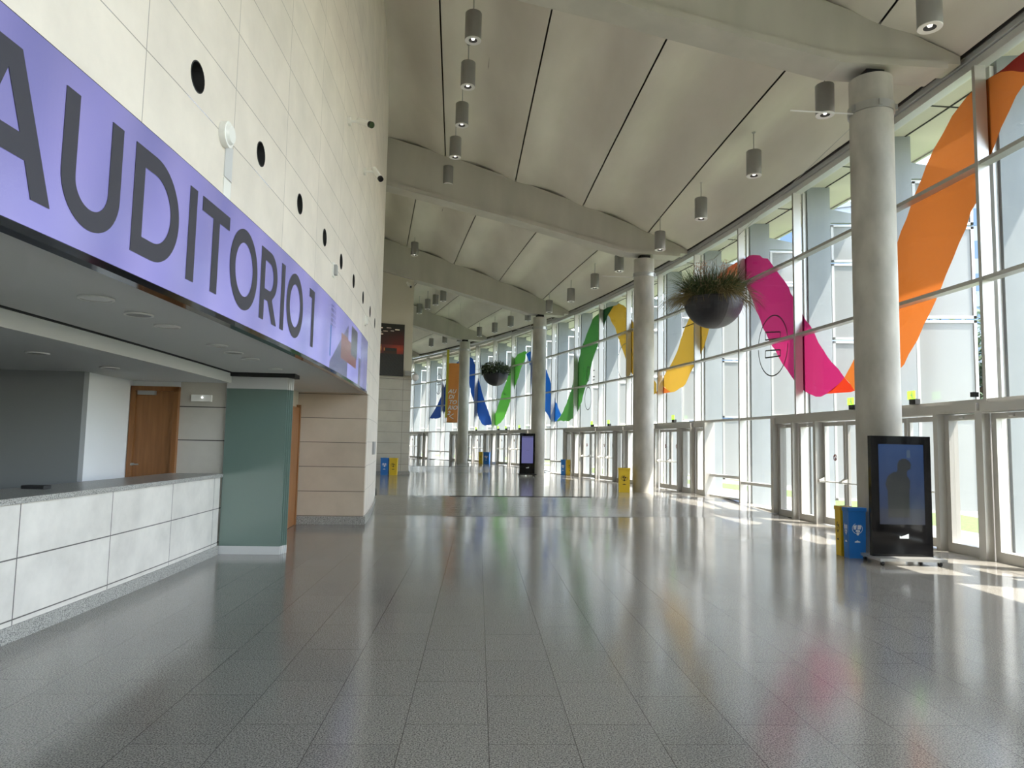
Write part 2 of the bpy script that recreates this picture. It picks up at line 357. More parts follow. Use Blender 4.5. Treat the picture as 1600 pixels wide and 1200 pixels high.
# far block closing the hall on the left: stone below, plaster above
MB().pbox(92.0, 94.4, 18.12, 18.5, .2, 4.7).build('wall_back', M['stone_tan'], uvf=uv_rad, kind='structure')
bk = bpy.data.objects['wall_back']; bk.data.materials.clear()
M['stone_grey'], _, _ = brick_mat('grey_cream_stone', (.50,.47,.39), (.47,.44,.37), (.16,.14,.12), 1.473, .5, .006, rough=.4)
bk.data.materials.append(M['stone_grey'])
MB().pbox(92.0, 94.4, 18.14, 18.5, 4.7, 10.6).build('wall_back_upper', M['plaster'], kind='structure')
m = MB(); m.pbox(94.3, 94.42, 18.5, A1, .2, 11.6, 20); m.build('wall_far_left', M['plaster'], kind='structure')
MB().pbox(92, 94.45, 18.05, 18.12, .2, .36).build('baseboard_back', M['granite'], kind='structure')
MB().pbox(92, 94.44, 18.08, 18.12, 4.66, 4.72).build('trim_6', M['stone_grey'], uvf=uv_rad, kind='structure')
MB().pbox(86, 103, A1, A1+.1, 0, 12.5).build('wall_far', M['plaster'], kind='structure')
MB().pbox(86, 103, A0-.1, A0, 0, 13).build('wall_behind', M['plaster'], kind='structure')
# recess under the drum: soffit, dropped inner ceiling, rear walls
MB().pbox(90.5, 92.1, A0, 6.6, 2.70, 2.9, 44).build('ceiling_soffit', M['soffit'], kind='structure')
MB().pbox(90.30, 90.5, A0, 4.15, 2.54, 2.9, 36).build('trim_7', M['soffit'], kind='structure')
MB().pbox(90.50, 90.53, A0, 4.15, 2.685, 2.70, 36).build('trim_8', M['dark'], kind='structure')
MB().pbox(86.0, 90.30, A0, 4.2, 2.54, 2.9, 30).build('ceiling_inner', M['soffit'], kind='structure')
MB().pbox(90.5, 90.7, 4.15, 6.6, 0, 2.7, 8).build('wall_inner_side', M['plaster'], kind='structure')
MB().pbox(89.75, 90.42, 4.13, 4.3, 0, 2.54).build('wall_inner_stone', M['stone_tan'], uvf=uv_rad, kind='structure')
x = bpy.data.objects['wall_inner_stone']; x.data.materials.clear()
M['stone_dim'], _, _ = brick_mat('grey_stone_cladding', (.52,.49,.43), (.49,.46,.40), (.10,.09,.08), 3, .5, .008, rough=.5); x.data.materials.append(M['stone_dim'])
MB().pbox(88.9, 89.05, 3.33, 4.3, 0, 2.54).build('wall_inner_white', M['white_wall'], kind='structure')
MB().pbox(84, 89.05, 3.25, 3.33, 0, 2.54).build('wall_inner_grey', M['grey_wall'], kind='structure')
MB().pbox(89.05, 89.75, 4.13, 4.3, 2.46, 2.54).build('trim_9', M['white_wall'], kind='structure')
MB().pbox(86, 86.2, A0, 3.3, 0, 2.6, 12).build('wall_inner_far', M['grey_wall'], kind='structure')
MB().pbox(90.6, 92.1, 6.6, 6.75, 0, 2.7).build('wall_return', M['stone_tan'], uvf=lambda v: (1.5+(v.x+4)*.3, v.z-.17), kind='structure')
MB().pbox(90.62, 92.12, 6.585, 6.60, 0, .16).build('baseboard_return', M['granite'], kind='structure')
# inner wooden door with closer
d = struct('door_1', P(89.4, 4.13))
m = MB(); m.pbox(89.06, 89.13, 4.08, 4.14, 0, 2.46).pbox(89.68, 89.75, 4.08, 4.14, 0, 2.46).pbox(89.06, 89.75, 4.08, 4.14, 2.39, 2.46); m.build('door_frame', M['wood'], d)
MB().pbox(89.13, 89.68, 4.105, 4.135, .01, 2.39).build('leaf', M['wood'], d)
MB().pbox(89.17, 89.42, 4.06, 4.10, 2.33, 2.39).build('door_closer', M['steel'], d)
c = P(89.16, 4.08, 1.3); MB().tube(c, c+Vector((0,-.05,0)), .02).tube(c+Vector((0,-.05,0)), c+Vector((.1,-.05,0)), .01).build('door_handle', M['steel'], d)
d = struct('door_2', P(90.7, 5.7))
MB().pbox(90.70, 90.76, 5.0, 6.5, .01, 2.36, 4).build('leaf', M['wood'], d); MB().pbox(90.70, 90.78, 4.93, 5.0, 0, 2.42).pbox(90.70, 90.78, 6.5, 6.56, 0, 2.42).build('door_frame', M['wood'], d)
# reception counter
t = thing('reception_counter', 'long curved reception counter clad in pale stone panels under the screen', 'counter', P(90.2, 0))
MB().pbox(90.25, 90.43, A0+1, 4.07, .13, 1.13, 40).build('stone_front', M['stone_counter'], t, uvf=uv_counter)
MB().pbox(89.7, 90.46, A0+1, 4.09, 1.13, 1.18, 40).build('granite_top', M['granite'], t)['label'] = 'dark speckled granite top'
MB().pbox(90.27, 90.45, A0+1, 4.08, 0, .13, 40).build('granite_plinth', M['granite'], t)
q = P(89.95, 1.75, 1.18); MB().box(-.11,.11,-.06,.06,0,.035, Matrix.Translation(q)@Matrix.Rotation(R(1),4,'Z')).build('card_reader', M['black_matt'], bevel=.008)
tag(bpy.data.objects['card_reader'], 'small black device lying on the granite counter top', 'device')
# folded glass partition at the end of the counter
t = thing('folding_glass_partition', 'stack of frosted green glass leaves folded at the end of the counter', 'glass partition', P(90.9, 4.15))
for k in range(4):
    a = 4.105+.032*k; r0, r1 = 90.44+.015*k, 91.33+.018*k
    lf = MB().pbox(r0, r1, a, a+.012, .12, 2.46).build('glass_leaf', M['teal_glass'], t)
    MB().pbox(r0, r1, a-.006, a+.018, .0, .12).build('bottom_rail', M['alu_light'], lf)
    MB().pbox(r0, r1, a-.006, a+.018, 2.46, 2.64).build('top_rail', M['alu_light'], lf)
MB().pbox(90.42, 91.45, 4.06, 4.26, 2.64, 2.70).build('track', M['black_matt'], t)
# recessed downlights in the soffit
spots = [(-3.02,5.07,.12),(-3.05,5.72,.11),(-3.1,6.3,.11),(-3.16,7.53,.11),(-3.22,8.14,.11),(-3.25,8.75,.11),(-3.34,9.94,.1)]
for k, (x_, y_, r_) in enumerate(spots):
    t = thing('downlight', 'flush round ceiling downlight under the screen, %s along the counter' % ORD[k], 'ceiling light', (x_, y_, 2.70), 0, 'downlights in the counter soffit')
    LMB().lathe([(r_*.85,-.004),(r_,-.004),(r_,-.016),(r_*.85,-.016)], n=28, cap=False).build('trim_ring', M['white_plastic'], t, smooth=True)
    LMB().lathe([(r_*.85,-.012),(r_*.85,-.002)], n=28).build('lens', M['grey_plastic'] if k in (1, 4) else M['white_plastic'], t)
for k, (x_, y_) in enumerate([(-4.9, 6.0), (-4.85, 7.2), (-5.5, 6.2), (-4.9, 8.6)]):
    t = thing('downlight', ['flush downlight in the low ceiling behind the counter, nearest the front', 'flush downlight in the low ceiling above the middle of the counter', 'flush downlight deep in the low ceiling over the desk area', 'flush downlight in the low ceiling near the wooden door'][k], 'ceiling light', (x_, y_, 2.54), 0, 'downlights behind the counter')
    LMB().lathe([(.09,-.004),(.11,-.004),(.11,-.016),(.09,-.016)], n=24, cap=False).build('trim_ring', M['white_plastic'], t); LMB().lathe([(.09,-.012),(.09,-.002)], n=24).build('lens', M['grey_plastic'], t)
t = thing('smoke_detector', 'white round smoke detector on the low ceiling above the counter', 'smoke detector', (-4.55, 5.35, 2.54)); LMB().lathe([(.07,-.045),(.1,-.03),(.105,0)], n=28).build('body', M['white_plastic'], t, smooth=True)
# emergency lamp on the inner stone wall
t = thing('emergency_light', 'white emergency light with one glowing dot on the stone wall', 'emergency light', P(90.05, 4.1, 2.33))
MB().pbox(89.93, 90.22, 4.09, 4.128, 2.25, 2.35).build('housing', M['white_plastic'], t); c = P(90.09, 4.088, 2.31)
MB().lathe([(.001,-.009),(.009,0),(.001,.009)], c, 12).build('indicator', mat('led_dot', (1,1,1), .3, emit=(1,1,1), es=6), t)
# ================================================================== LED banner with the hall's name
BR = RD+.05; BA0, BA1, BZ0, BZ1 = -1.6, 6.06, 2.70, 3.66
t = thing('led_banner', 'long curved purple screen reading AUDITORIO 1 on the drum wall', 'screen', P(BR, 2, BZ0))
def led(u, v):
    a = BA0+u*(BA1-BA0); k1 = .5+.5*math.sin(a*7.5-v*3.0+math.sin(a*2)*1.2); k2 = .5+.5*math.sin(a*17+v*2.2)
    b = (.24+.07*k1+.03*k2, .245+.06*k1+.025*k2, .58+.13*k1+.02*k2); q = 1.15-.25*v; c = [x_*q for x_ in b]
    if 3.42 < a < 3.62 and .62 < v < .92 and int((a-3.42)*35) % 2 == 0 and (v*40) % 3 < 2: c = [.08,.08,.22]
    if 3.40 < a < 3.46 and .18 < v < .62: c = [.05,.14,.46]
    if 3.42 < a < 4.34 and v < .10+.78*(a-3.42)/.92: c = [.13,.13,.24]
    if 3.95 < a < 4.95 and .26 < v < .66-.06*(a-3.95): c = [.22,.10,.11]
    if 4.55 < a < 5.0 and .42 < v < .92: c = [.085,.085,.12]
    if 5.15 < a < 5.35 and v < .5: c = [.12,.12,.2]
    if a > 5.35: c = [x_*.55 for x_ in c]
    if 5.62 < a < 5.8: c = [x_*.8 for x_ in c]
    return c
picture('display_face', lambda u, v: P(BR, BA0+u*(BA1-BA0), BZ0+v*(BZ1-BZ0)), 420, 40, led, picture_mat('led_display', .27), t)
m = MB(); m.pbox(RD+.002, BR-.004, BA0-.2, BA1+.01, BZ0-.01, BZ1+.008, 30); m.build('casing', M['black_matt'], t)
MB().pbox(RD-.02, BR+.012, BA0-.2, BA1+.015, BZ0-.05, BZ0-.008, 30).build('lower_edge', M['black'], t)
LZ0, LH = 2.835, .685; KB = BR*PI/180
def letter(name, polys, a_off):
    # polys: list of (outer, holes) in metres from the letter's left edge, z from 0 to LH
    m = MB()
    for outer, holes in polys:
        loops = [[Vector((x_, z_, 0)) for x_, z_ in outer]]+[[Vector((x_, z_, 0)) for x_, z_ in h] for h in holes]
        flat = [v for lp in loops for v in lp]; n = len(flat)
        tri = tessellate_polygon(loops)
        f = lambda q, d: P(BR+d, a_off+q.x/KB, LZ0+q.y)
        vs = [f(q, .006) for q in flat]+[f(q, .001) for q in flat]; fs = [tuple(t_) for t_ in tri]
        b = 0
        for lp in loops:
            k = len(lp); fs += [(b+i, b+(i+1)%k, n+b+(i+1)%k, n+b+i) for i in range(k)]; b += k
        m.add(vs, fs)
    o = m.build(name, M['led_letter'], bpy.data.objects['led_banner']); return o
w = .118; H = LH
def ell(cx, cz, rx, rz, n=36, t0=0, t1=2*PI, close=True):
    k = n if close else n+1
    return [(cx+rx*math.cos(t0+(t1-t0)*i/n), cz+rz*math.sin(t0+(t1-t0)*i/n)) for i in range(k)]
letter('letter_a', [([(0,0),(.27,H),(.43,H),(.70,0),(.56,0),(.50,.17),(.20,.17),(.14,0)], [[(.245,.29),(.455,.29),(.35,.56)]])], -.44-.70/KB)
uw = .545
letter('letter_u', [([(0,H),(w,H)]+[(w+0, .27)]+ell(uw/2, .25, uw/2-w, .145, 16, PI, 2*PI, False)+[(uw-w, H),(uw,H)]+ell(uw/2, .25, uw/2, .26, 20, 2*PI, PI, False), [])], -.40)
dw = .60
def dshape(W_, H_, w_): return [(0,0)]+ell(W_*.42, H_/2, W_*.58, H_/2, 24, -PI/2, PI/2, False)+[(0,H_)]
letter('letter_d', [(dshape(dw,H,w), [[(w,w)]+[(x_, z_) for x_, z_ in ell(dw*.42, H/2, dw*.58-w, H/2-w, 24, -PI/2, PI/2, False)]+[(w,H-w)]])], .028)
letter('letter_i', [([(0,0),(w,0),(w,H),(0,H)], [])], .495)
letter('letter_t', [([(.205,0),(.325,0),(.325,H-.11),(.53,H-.11),(.53,H),(0,H),(0,H-.11),(.205,H-.11)], [])], .629)
letter('letter_o', [(ell(.335, H/2, .335, H/2+.012, 44), [ell(.335, H/2, .335-w, H/2+.012-w, 44)])], .985)
letter('letter_r', [([(0,0),(w,0),(w,.20),(.235,.20),(.385,0),(.525,0),(.36,.225)]+ell(.27, .455, .235, .23, 18, -PI*.36, PI/2, False)+[(0,H)], [[(w,.305),(.26,.305)]+ell(.27, .44, .12, .135, 10, -PI/2, PI/2, False)+[(w,.58)]])], 1.463)
letter('letter_i', [([(0,0),(w,0),(w,H),(0,H)], [])], 1.868)
letter('letter_o', [(ell(.335, H/2, .335, H/2+.012, 44), [ell(.335, H/2, .335-w, H/2+.012-w, 44)])], 1.998)
letter('numeral_one', [([(.13,0),(.25,0),(.25,H),(0,H),(0,H-.10),(.13,H-.10)], [])], 2.60)
# fire alarm sounder, small plate, junction box, cameras on the drum
e = lambda a: (P(1,a)-P(0,a))
t = thing('alarm_sounder', 'round cream alarm sounder on the drum wall above the screen', 'alarm', P(RD, .897, 4.19)); c = P(RD, .897, 4.19)
MB().tube(c, c+e(.9)*.05, .105, 28).build('base', M['white_plastic'], t, smooth=True); MB().tube(c+e(.9)*.05, c+e(.9)*.075, .085, 28, .07).build('cap', M['white_plastic'], t, smooth=True)
t = thing('cover_plate', 'narrow grey cover plate under the alarm sounder', 'plate', P(RD, 1.0, 3.9))
MB().pbox(RD+.001, RD+.008, .925, 1.022, 3.86, 4.15).build('plate', M['alu_light'], t); MB().pbox(RD+.001, RD+.006, .925, 1.022, 3.70, 3.85).build('lower_plate', M['white_plastic'], t)
for k, a in enumerate((3.56, 5.9)):
    t = thing('wall_bracket', ['small dark sensor on the drum wall beside the fifth round opening', 'small pale sensor on the drum wall above the far end of the screen'][k], 'sensor', P(RD, a, 4.12 if k == 0 else 4.05))
    z0 = 4.12 if k == 0 else 4.05
    MB().pbox(RD, RD+.06, a-.03, a+.03, z0-.07, z0+.07).build('box', M['grey_plastic'] if k == 0 else M['white_plastic'], t); MB().pbox(RD, RD+.02, a-.045, a+.045, z0-.1, z0+.1).build('plate', M['white_plastic'], t)
def cctv(loc, out, along, label, sc=1, mats=None):
    t = thing('security_camera', label, 'security camera', loc); c = Vector(loc); up = Vector((0,0,1))
    MB().tube(c, c+out*.04*sc, .07*sc, 14).build('wall_plate', M['white_plastic'], t)
    MB().tube(c+out*.03*sc, c+out*.2*sc+up*.0, .02*sc, 8).build('arm', M['white_plastic'], t)
    d = (along-up*.45).normalized(); b = c+out*.22*sc
    h = MB().tube(b-d*.1*sc, b+d*.2*sc, .05*sc, 16).build('housing', M['white_plastic'], t, smooth=True)
    MB().tube(b+d*.2*sc, b+d*.25*sc, .052*sc, 16, .05*sc).build('lens', M['black'], h)
cctv(P(RD, 4.02, 6.66), e(4), (e(4)*.7+Vector((0,-.6,0))), 'white security camera on the drum wall, nearer and higher in view')
cctv(P(RD, 5.2, 6.60), e(5), (e(5)*.3+Vector((.0,-.3,0))), 'white security camera on the drum wall, the farther one below it')
b3 = Vector((0,-1,0))
cctv(P(92.80, 18.137, 9.22)-Vector((0,.09,0)), b3, Vector((.5,-.6,0)), 'white security camera on the plaster wall left above the poster', 1.1)
cctv(P(94.15, 18.137, 9.20)-Vector((0,.09,0)), b3, Vector((.4,-.2,0)), 'small security camera at the right top corner of the plaster wall', 1.0)
# poster, speaker on the far block
t = thing('wall_poster', 'tall dark poster of a red lit concert hall on the plaster wall', 'poster', P(93.2, 18.1, 4.8))
MB().pbox(92.35, 94.0, 18.09, 18.138, 4.80, 7.27).build('frame', M['black_matt'], t)
def pos(u, v):
    rnd = random.random()*.01
    if v > .78:
        for (a_, b_, c_) in ((.3,.92,.1),(.55,.93,.12),(.8,.9,.12),(.45,.86,.1),(.65,.87,.08),(.3,.84,.08),(.35,.8,.06)):
            if abs(u-a_) < c_*.6 and abs(v-b_) < .008: return (.9,.75,.6)
    if .42 < v < .60 and u > .35:
        k = max(0, 1-abs(u-.85)*1.5)*max(0, 1-abs(v-.52)*6); 
        if not (.42 < u < .8 and v < .53): return (.45*k+.03, .05*k+.01, .02)
    if .48 < v < .60 and u <= .45: return (.55,.22,.05) if v < .56 else (.3,.09,.02)
    if .42 <= v < .48: return (.22,.07,.02) if u < .35 else (.05,.02,.01)
    if v > .6: return (.12*max(0,1-(v-.6)*3)*u+.012, .012, .008)
    return (.012+rnd, .011+rnd, .01+rnd) if (u*31+v*47) % 3 > .5 else (.03,.028,.02)
picture('print', lambda u, v: P(92.38+u*1.59, 18.085, 4.83+v*2.41), 60, 90, pos, picture_mat('poster_print', 0), t)
t = thing('wall_speaker', 'grey horn speaker with round dome on the corner of the far wall', 'speaker', P(94.4, 18.1, 4.95)); c = P(94.45, 18.1, 4.95)
MB().box(-.35,-.05,-.2,0,-.1,.12, Matrix.Translation(c)).build('bracket_box', M['grey_plastic'], t)
MB().tube(c+Vector((-.05,-.1,.05)), c+Vector((.15,-.1,.05)), .03).build('arm', M['grey_plastic'], t)
MB().lathe([(.02,-.36),(.12,-.3),(.17,-.2),(.15,-.08),(.05,0)], c+Vector((.15,-.12,0)), 18).build('dome', M['lamp_ring'], t, smooth=True)
t = thing('wall_outlet', 'small grey panel on the drum wall beside the tan stone return', 'panel', P(RD, 8.1, 1.5)); MB().pbox(RD+.001, RD+.05, 7.85, 8.25, 1.40, 1.70).build('cover', M['grey_plastic'], t)
# ================================================================== columns and beams
zb = lambda r: interp(r, [88, 91.97, 96.19, 98.33, 100.2, 102.4], [10.5, 9.86, 9.08, 8.62, 8.24, 8.24])
for k, a in enumerate(BEAMS):
    nm = ['behind the camera', 'over the camera', 'crossing the top right, on the nearest column', 'on the second column', 'meeting the far plaster wall, third away', 'beyond the plaster wall, fourth away', 'farthest one near the orange banner'][k]
    t = thing('concrete_beam', 'tapering concrete roof beam ' + nm, 'beam', P(97, a, 9), 0, 'radial roof beams')
    ca, sa = math.cos(R(a)), math.sin(R(a)); tan = Vector((-sa, ca, 0))
    rs = [91.8, 94, 96.3, 98.6, 100.2, 101.4, 102.38]; o = dz(a)
    m = MB(); F_ = MB()
    for i in range(len(rs)-1):
        r0, r1 = rs[i], rs[i+1]; h = .24
        m.hexa([P(r0,a,zb(r0)+o+.13)-tan*h, P(r1,a,zb(r1)+o+.13)-tan*h, P(r1,a,zb(r1)+o+.13)+tan*h, P(r0,a,zb(r0)+o+.13)+tan*h,
                P(r0,a,zc(r0)+o+.08)-tan*h, P(r1,a,zc(r1)+o+(.08 if r1 < 102 else .0))-tan*h, P(r1,a,zc(r1)+o+(.08 if r1 < 102 else .0))+tan*h, P(r0,a,zc(r0)+o+.08)+tan*h])
        r1f = min(r1, 102.1); h = .31
        F_.hexa([P(r0,a,zb(r0)+o)-tan*h, P(r1f,a,zb(r1f)+o)-tan*h, P(r1f,a,zb(r1f)+o)+tan*h, P(r0,a,zb(r0)+o)+tan*h,
                P(r0,a,zb(r0)+o+.13)-tan*h, P(r1f,a,zb(r1f)+o+.13)-tan*h, P(r1f,a,zb(r1f)+o+.13)+tan*h, P(r0,a,zb(r0)+o+.13)+tan*h])
    m.build('web', M['beam'], t); F_.build('bottom_flange', M['beam'], t)
CN = ['nearest and thickest, behind the black kiosk', 'second, with a yellow bin at its foot', 'third, behind the far kiosk', 'farthest, beside the orange banner']
for k, a in enumerate(COLS):
    z0 = zf(a); zt = 8.10+dz(a); c = P(100.9, a, 0)
    t = thing('concrete_column', 'round bare concrete column, ' + CN[k], 'column', P(100.9, a, z0), 0, 'round concrete columns')
    MB().lathe([(.345, z0), (.345, zt)], c, 64).build('shaft', M['column'], t, smooth=True)
    MB().box(-.16,.16,-.16,.16,zt,zb(100.9)+dz(a), Matrix.Translation(c)@Matrix.Rotation(R(a),4,'Z')).build('bearing', M['dark'], t)
    co = MB(); co.lathe([(.350,7.48),(.372,7.48),(.372,7.62),(.350,7.62)], c+Vector((0,0,dz(a))), 48, cap=False)
    for q in (200, 265, 330): 
        v = c+Vector((math.cos(R(q))*.38, math.sin(R(q))*.38, 7.55+dz(a))); co.box(-.03,.03,-.025,.025,-.05,.05, Matrix.Translation(v)@Matrix.Rotation(R(q),4,'Z'))
    cl = co.build('collar', M['steel'], t, smooth=False)
    p0 = c+Vector((-.36,-.1,7.46+dz(a))); MB().tube(p0, p0+Vector((-1.08,-.02,.03)), .013, 8).build('rod', M['lamp_ring'], t)
# ================================================================== facade
RG = 102.74; MU = [4.2+1.7*k for k in range(-8, 19)]; MU[8] = 4.13
ZT = [2.57, 4.60, 6.57]; zhd = lambda a: 8.28+dz(a)*.8
wi = 0
for k, a in enumerate(MU):
    z0 = zf(a); h = .020
    m = MB(); m.pbox(102.51, 102.71, a-h, a+h, z0, zhd(a)); m.build('trim_%d' % (20+k), M['alu'], kind='structure')
    MB().pbox(102.77, 102.85, a-h*1.3, a+h*1.3, z0, zhd(a)).build('trim_%d' % (60+k), M['alu_light'], kind='structure')
for k in range(len(MU)-1):
    a0, a1 = MU[k], MU[k+1]; wi += 1; am = (a0+a1)/2
    t = struct('window_%d' % wi, P(102.5, am, 2.6))
    m = MB()
    for z in ZT:
        m.pbox(102.53, 102.72, a0+.02, a1-.02, z-.035, z+.035)
    m.build('transom', M['alu'], t)
    b = MB()
    lv = ZT+[zhd(am)]
    for i in range(3): b.pbox(RG, RG+.012, a0+.015, a1-.015, lv[i]+.03, lv[i+1]-.03)
    b.build('pane', M['glass'], t)
    m = MB(); m.pbox(102.56, 102.76, a0, a1, zhd(am), zhd(am)+.14).pbox(102.52, 102.62, a0, a1, zhd(am)+.16, zhd(am)+.30); m.build('head_rail', M['alu_light'], t)
    MB().pbox(102.50, 102.8, a0, a1, zhd(am)+.26, zhd(am)+.6).build('head_gasket', M['gasket'], t)
# ground storey: portals of doors, glazing with a low rail between them
exit_a = {6.22, 5.1}; dn = 2
def glazed_leaf(par, a0, a1, z0, name='leaf', fw=.055, r0=102.56, r1=102.64, bot=.2, m_=None):
    m = MB(); zt = 2.36
    m.pbox(r0, r1, a0, a0+fw, z0, zt).pbox(r0, r1, a1-fw, a1, z0, zt).pbox(r0, r1, a0+fw, a1-fw, zt-.09, zt).pbox(r0, r1, a0+fw, a1-fw, z0, z0+bot)
    lf = m.build(name, M['doorframe'], par)
    MB().pbox((r0+r1)/2-.004, (r0+r1)/2+.004, a0+fw, a1-fw, z0+bot, zt-.09).build('pane', M['glass'], lf)
    return lf
def sidelight(par, a0, a1):
    glazed_leaf(par, a0, a1, zf((a0+a1)/2)+.0, 'side_light', .06, 102.52, 102.69, .16)
    m = MB(); c = P(102.51, (a0+a1)/2, 2.31); m.tube(c-Vector((0,.05,0)), c+Vector((0,.05,0)), .02); m.build('hinge_pin', M['alu_light'], par)
sign_pos = []
def doorpair(par, a0, a1):
    z0 = zf((a0+a1)/2); mid = (a0+a1)/2
    for (b0, b1, s) in ((a0, mid, 1), (mid, a1, -1)):
        lf = glazed_leaf(par, b0+.006, b1-.006, z0+.02, 'door_leaf', .045, 102.56, 102.62, .16)
        zbar = z0+1.0; c0 = P(102.44, b0+.05, zbar); c1 = P(102.44, b1-.05, zbar)
        m = MB().tube(c0, c1, .014, 8)
        for q in (b0+.03, b1-.03):
            v0 = P(102.56, q, zbar+.1); v1 = P(102.56, q, zbar-.03); v2 = P(102.43, q, zbar-.02); v3 = P(102.43, q, zbar+.02)
            dlt = P(1, q+90)-P(0, q+90); m.hexa([v1-dlt*.022, v2-dlt*.022, v2+dlt*.022, v1+dlt*.022, v0-dlt*.022, v3-dlt*.022, v3+dlt*.022, v0+dlt*.022])
        m.build('panic_bar', M['white_plastic'], lf)
        c = P(102.587, mid+(-.26 if s > 0 else .26), z0+1.55); er = e(mid); ut = Vector((-er.y, er.x, 0)); mm = MB(); vs = []
        for rr in (.075, .05):
            for i in range(24): q = 2*PI*i/24; vs.append(c+(ut*math.cos(q)+Vector((0,0,1))*math.sin(q))*rr)
        mm.add(vs, [(i, (i+1)%24, 24+(i+1)%24, 24+i) for i in range(24)])
        mm.add([c+ut*.05+Vector((0,0,.035)), c+ut*.035+Vector((0,0,.05)), c-ut*.05-Vector((0,0,.035)), c-ut*.035-Vector((0,0,.05))], [(0,1,2,3)])
        mm.add([c-ut*.015+Vector((0,0,.045)), c+ut*.012+Vector((0,0,.045)), c+ut*.02-Vector((0,0,.045)), c-ut*.022-Vector((0,0,.045))], [(0,1,2,3)])
        mm.build('prohibition_sign', M['red_ink'], lf)
    sign_pos.append((a0+a1)/2)
for k in range(len(MU)-1):
    a0, a1 = MU[k], MU[k+1]; g = round((a0-4.2)/1.7); b = (g+3) % 6-3      # -3..2
    z0 = zf((a0+a1)/2); dn += 1
    t = struct('door_%d' % dn if b in (-2,-1,0,1) else 'window_%d' % (40+k), P(102.4, (a0+a1)/2, z0))
    m = MB()
    if b in (0, 1, -1, -2):
        m.pbox(102.38, 102.72, a0+.02, a1-.02, 2.38, 2.535)
        if b in (0, -2):
            sl = (a0+.03, a0+.58) if b == 0 else (a0+.03, a0+.03+.55)
        if b in (0, -2): s0, s1, d0, d1 = a0+.06, a0+.56, a0+.62, a1-.05
        else: d0, d1, s0, s1 = a0+.05, a1-.62, a1-.56, a1-.06
        p_ = (s1, d0) if s0 < d0 else (d1, s0)
        m.pbox(102.38, 102.72, p_[0], p_[1], z0, 2.4)
        for q in (a0, a1): m.pbox(102.38, 102.52, q-.045 if q == a1 else q, q if q == a1 else q+.045, z0, 2.4)
        m.build('portal_frame', M['doorframe'], t); sidelight(t, s0, s1); doorpair(t, d0, d1)
    else:
        if b == 2: s0, s1, g0, g1 = a0+.06, a0+.50, a0+.57, a1-.02
        else: g0, g1, s0, s1 = a0+.02, a1-.57, a1-.50, a1-.06
        m.pbox(102.38, 102.72, *((s1, g0) if s0 < g0 else (g1, s0)), z0, 2.53).pbox(102.44, 102.72, s0-.02, s1+.02, 2.38, 2.535)
        m.build('portal_frame', M['doorframe'], t); sidelight(t, s0, s1)
        MB().pbox(102.56, 102.70, g0, g1, z0+.62, z0+.70).pbox(102.56, 102.74, g0, g1, z0, z0+.05).build('low_rail', M['alu_light'], t)
        MB().pbox(RG, RG+.012, g0, g1, z0+.05, z0+.63).pbox(RG, RG+.012, g0, g1, z0+.69, 2.54).build('pane', M['glass'], t)
# emergency exit signs above some doors
for i, (a, lab) in enumerate([(6.22,'just left of the nearest column'),(5.1,'just right of the nearest column'),(11.86,'right of the second column'),(15.35,'first one left of the second column'),(16.43,'second one left of the second column'),(22.0,'left of the third column'),(23.2,'second left of the third column'),(23.9,'third left of the third column'),(26.0,'beside the farthest column')]):
    t = thing('exit_sign', 'green exit sign on a black box, ' + lab, 'sign', P(102.48, a, 2.6), R(a), 'exit signs above the doors')
    LMB().box(-.05,.05,-.09,.09,.0,.10).build('lamp_box', M['black_matt'], t)
    pl = LMB().box(-.008,.008,-.02,.20,.10,.26).build('green_plate', M['green_sign'], t)
    mm = LMB().box(-.0095,-.0085,.05,.07,.13,.21).box(-.0095,-.0085,.07,.11,.17,.19).box(-.0095,-.0085,.035,.05,.12,.15); mm.box(-.0095,-.0085,.05,.075,.215,.235); mm.build('running_figure', M['white_ink'], pl)
for i, (a, z) in enumerate([(4.23, 2.68), (4.19, 2.42), (8.0, 4.6)]):
    if i < 2:
        t = thing('door_sensor', ['small black sensor on the transom by the nearest mullion', 'small black sensor on the mullion below the transom'][i], 'sensor', P(102.46, a, z)); MB().pbox(102.42, 102.52, a-.02, a+.02, z-.04, z+.04).build('body', M['black_matt'], t)
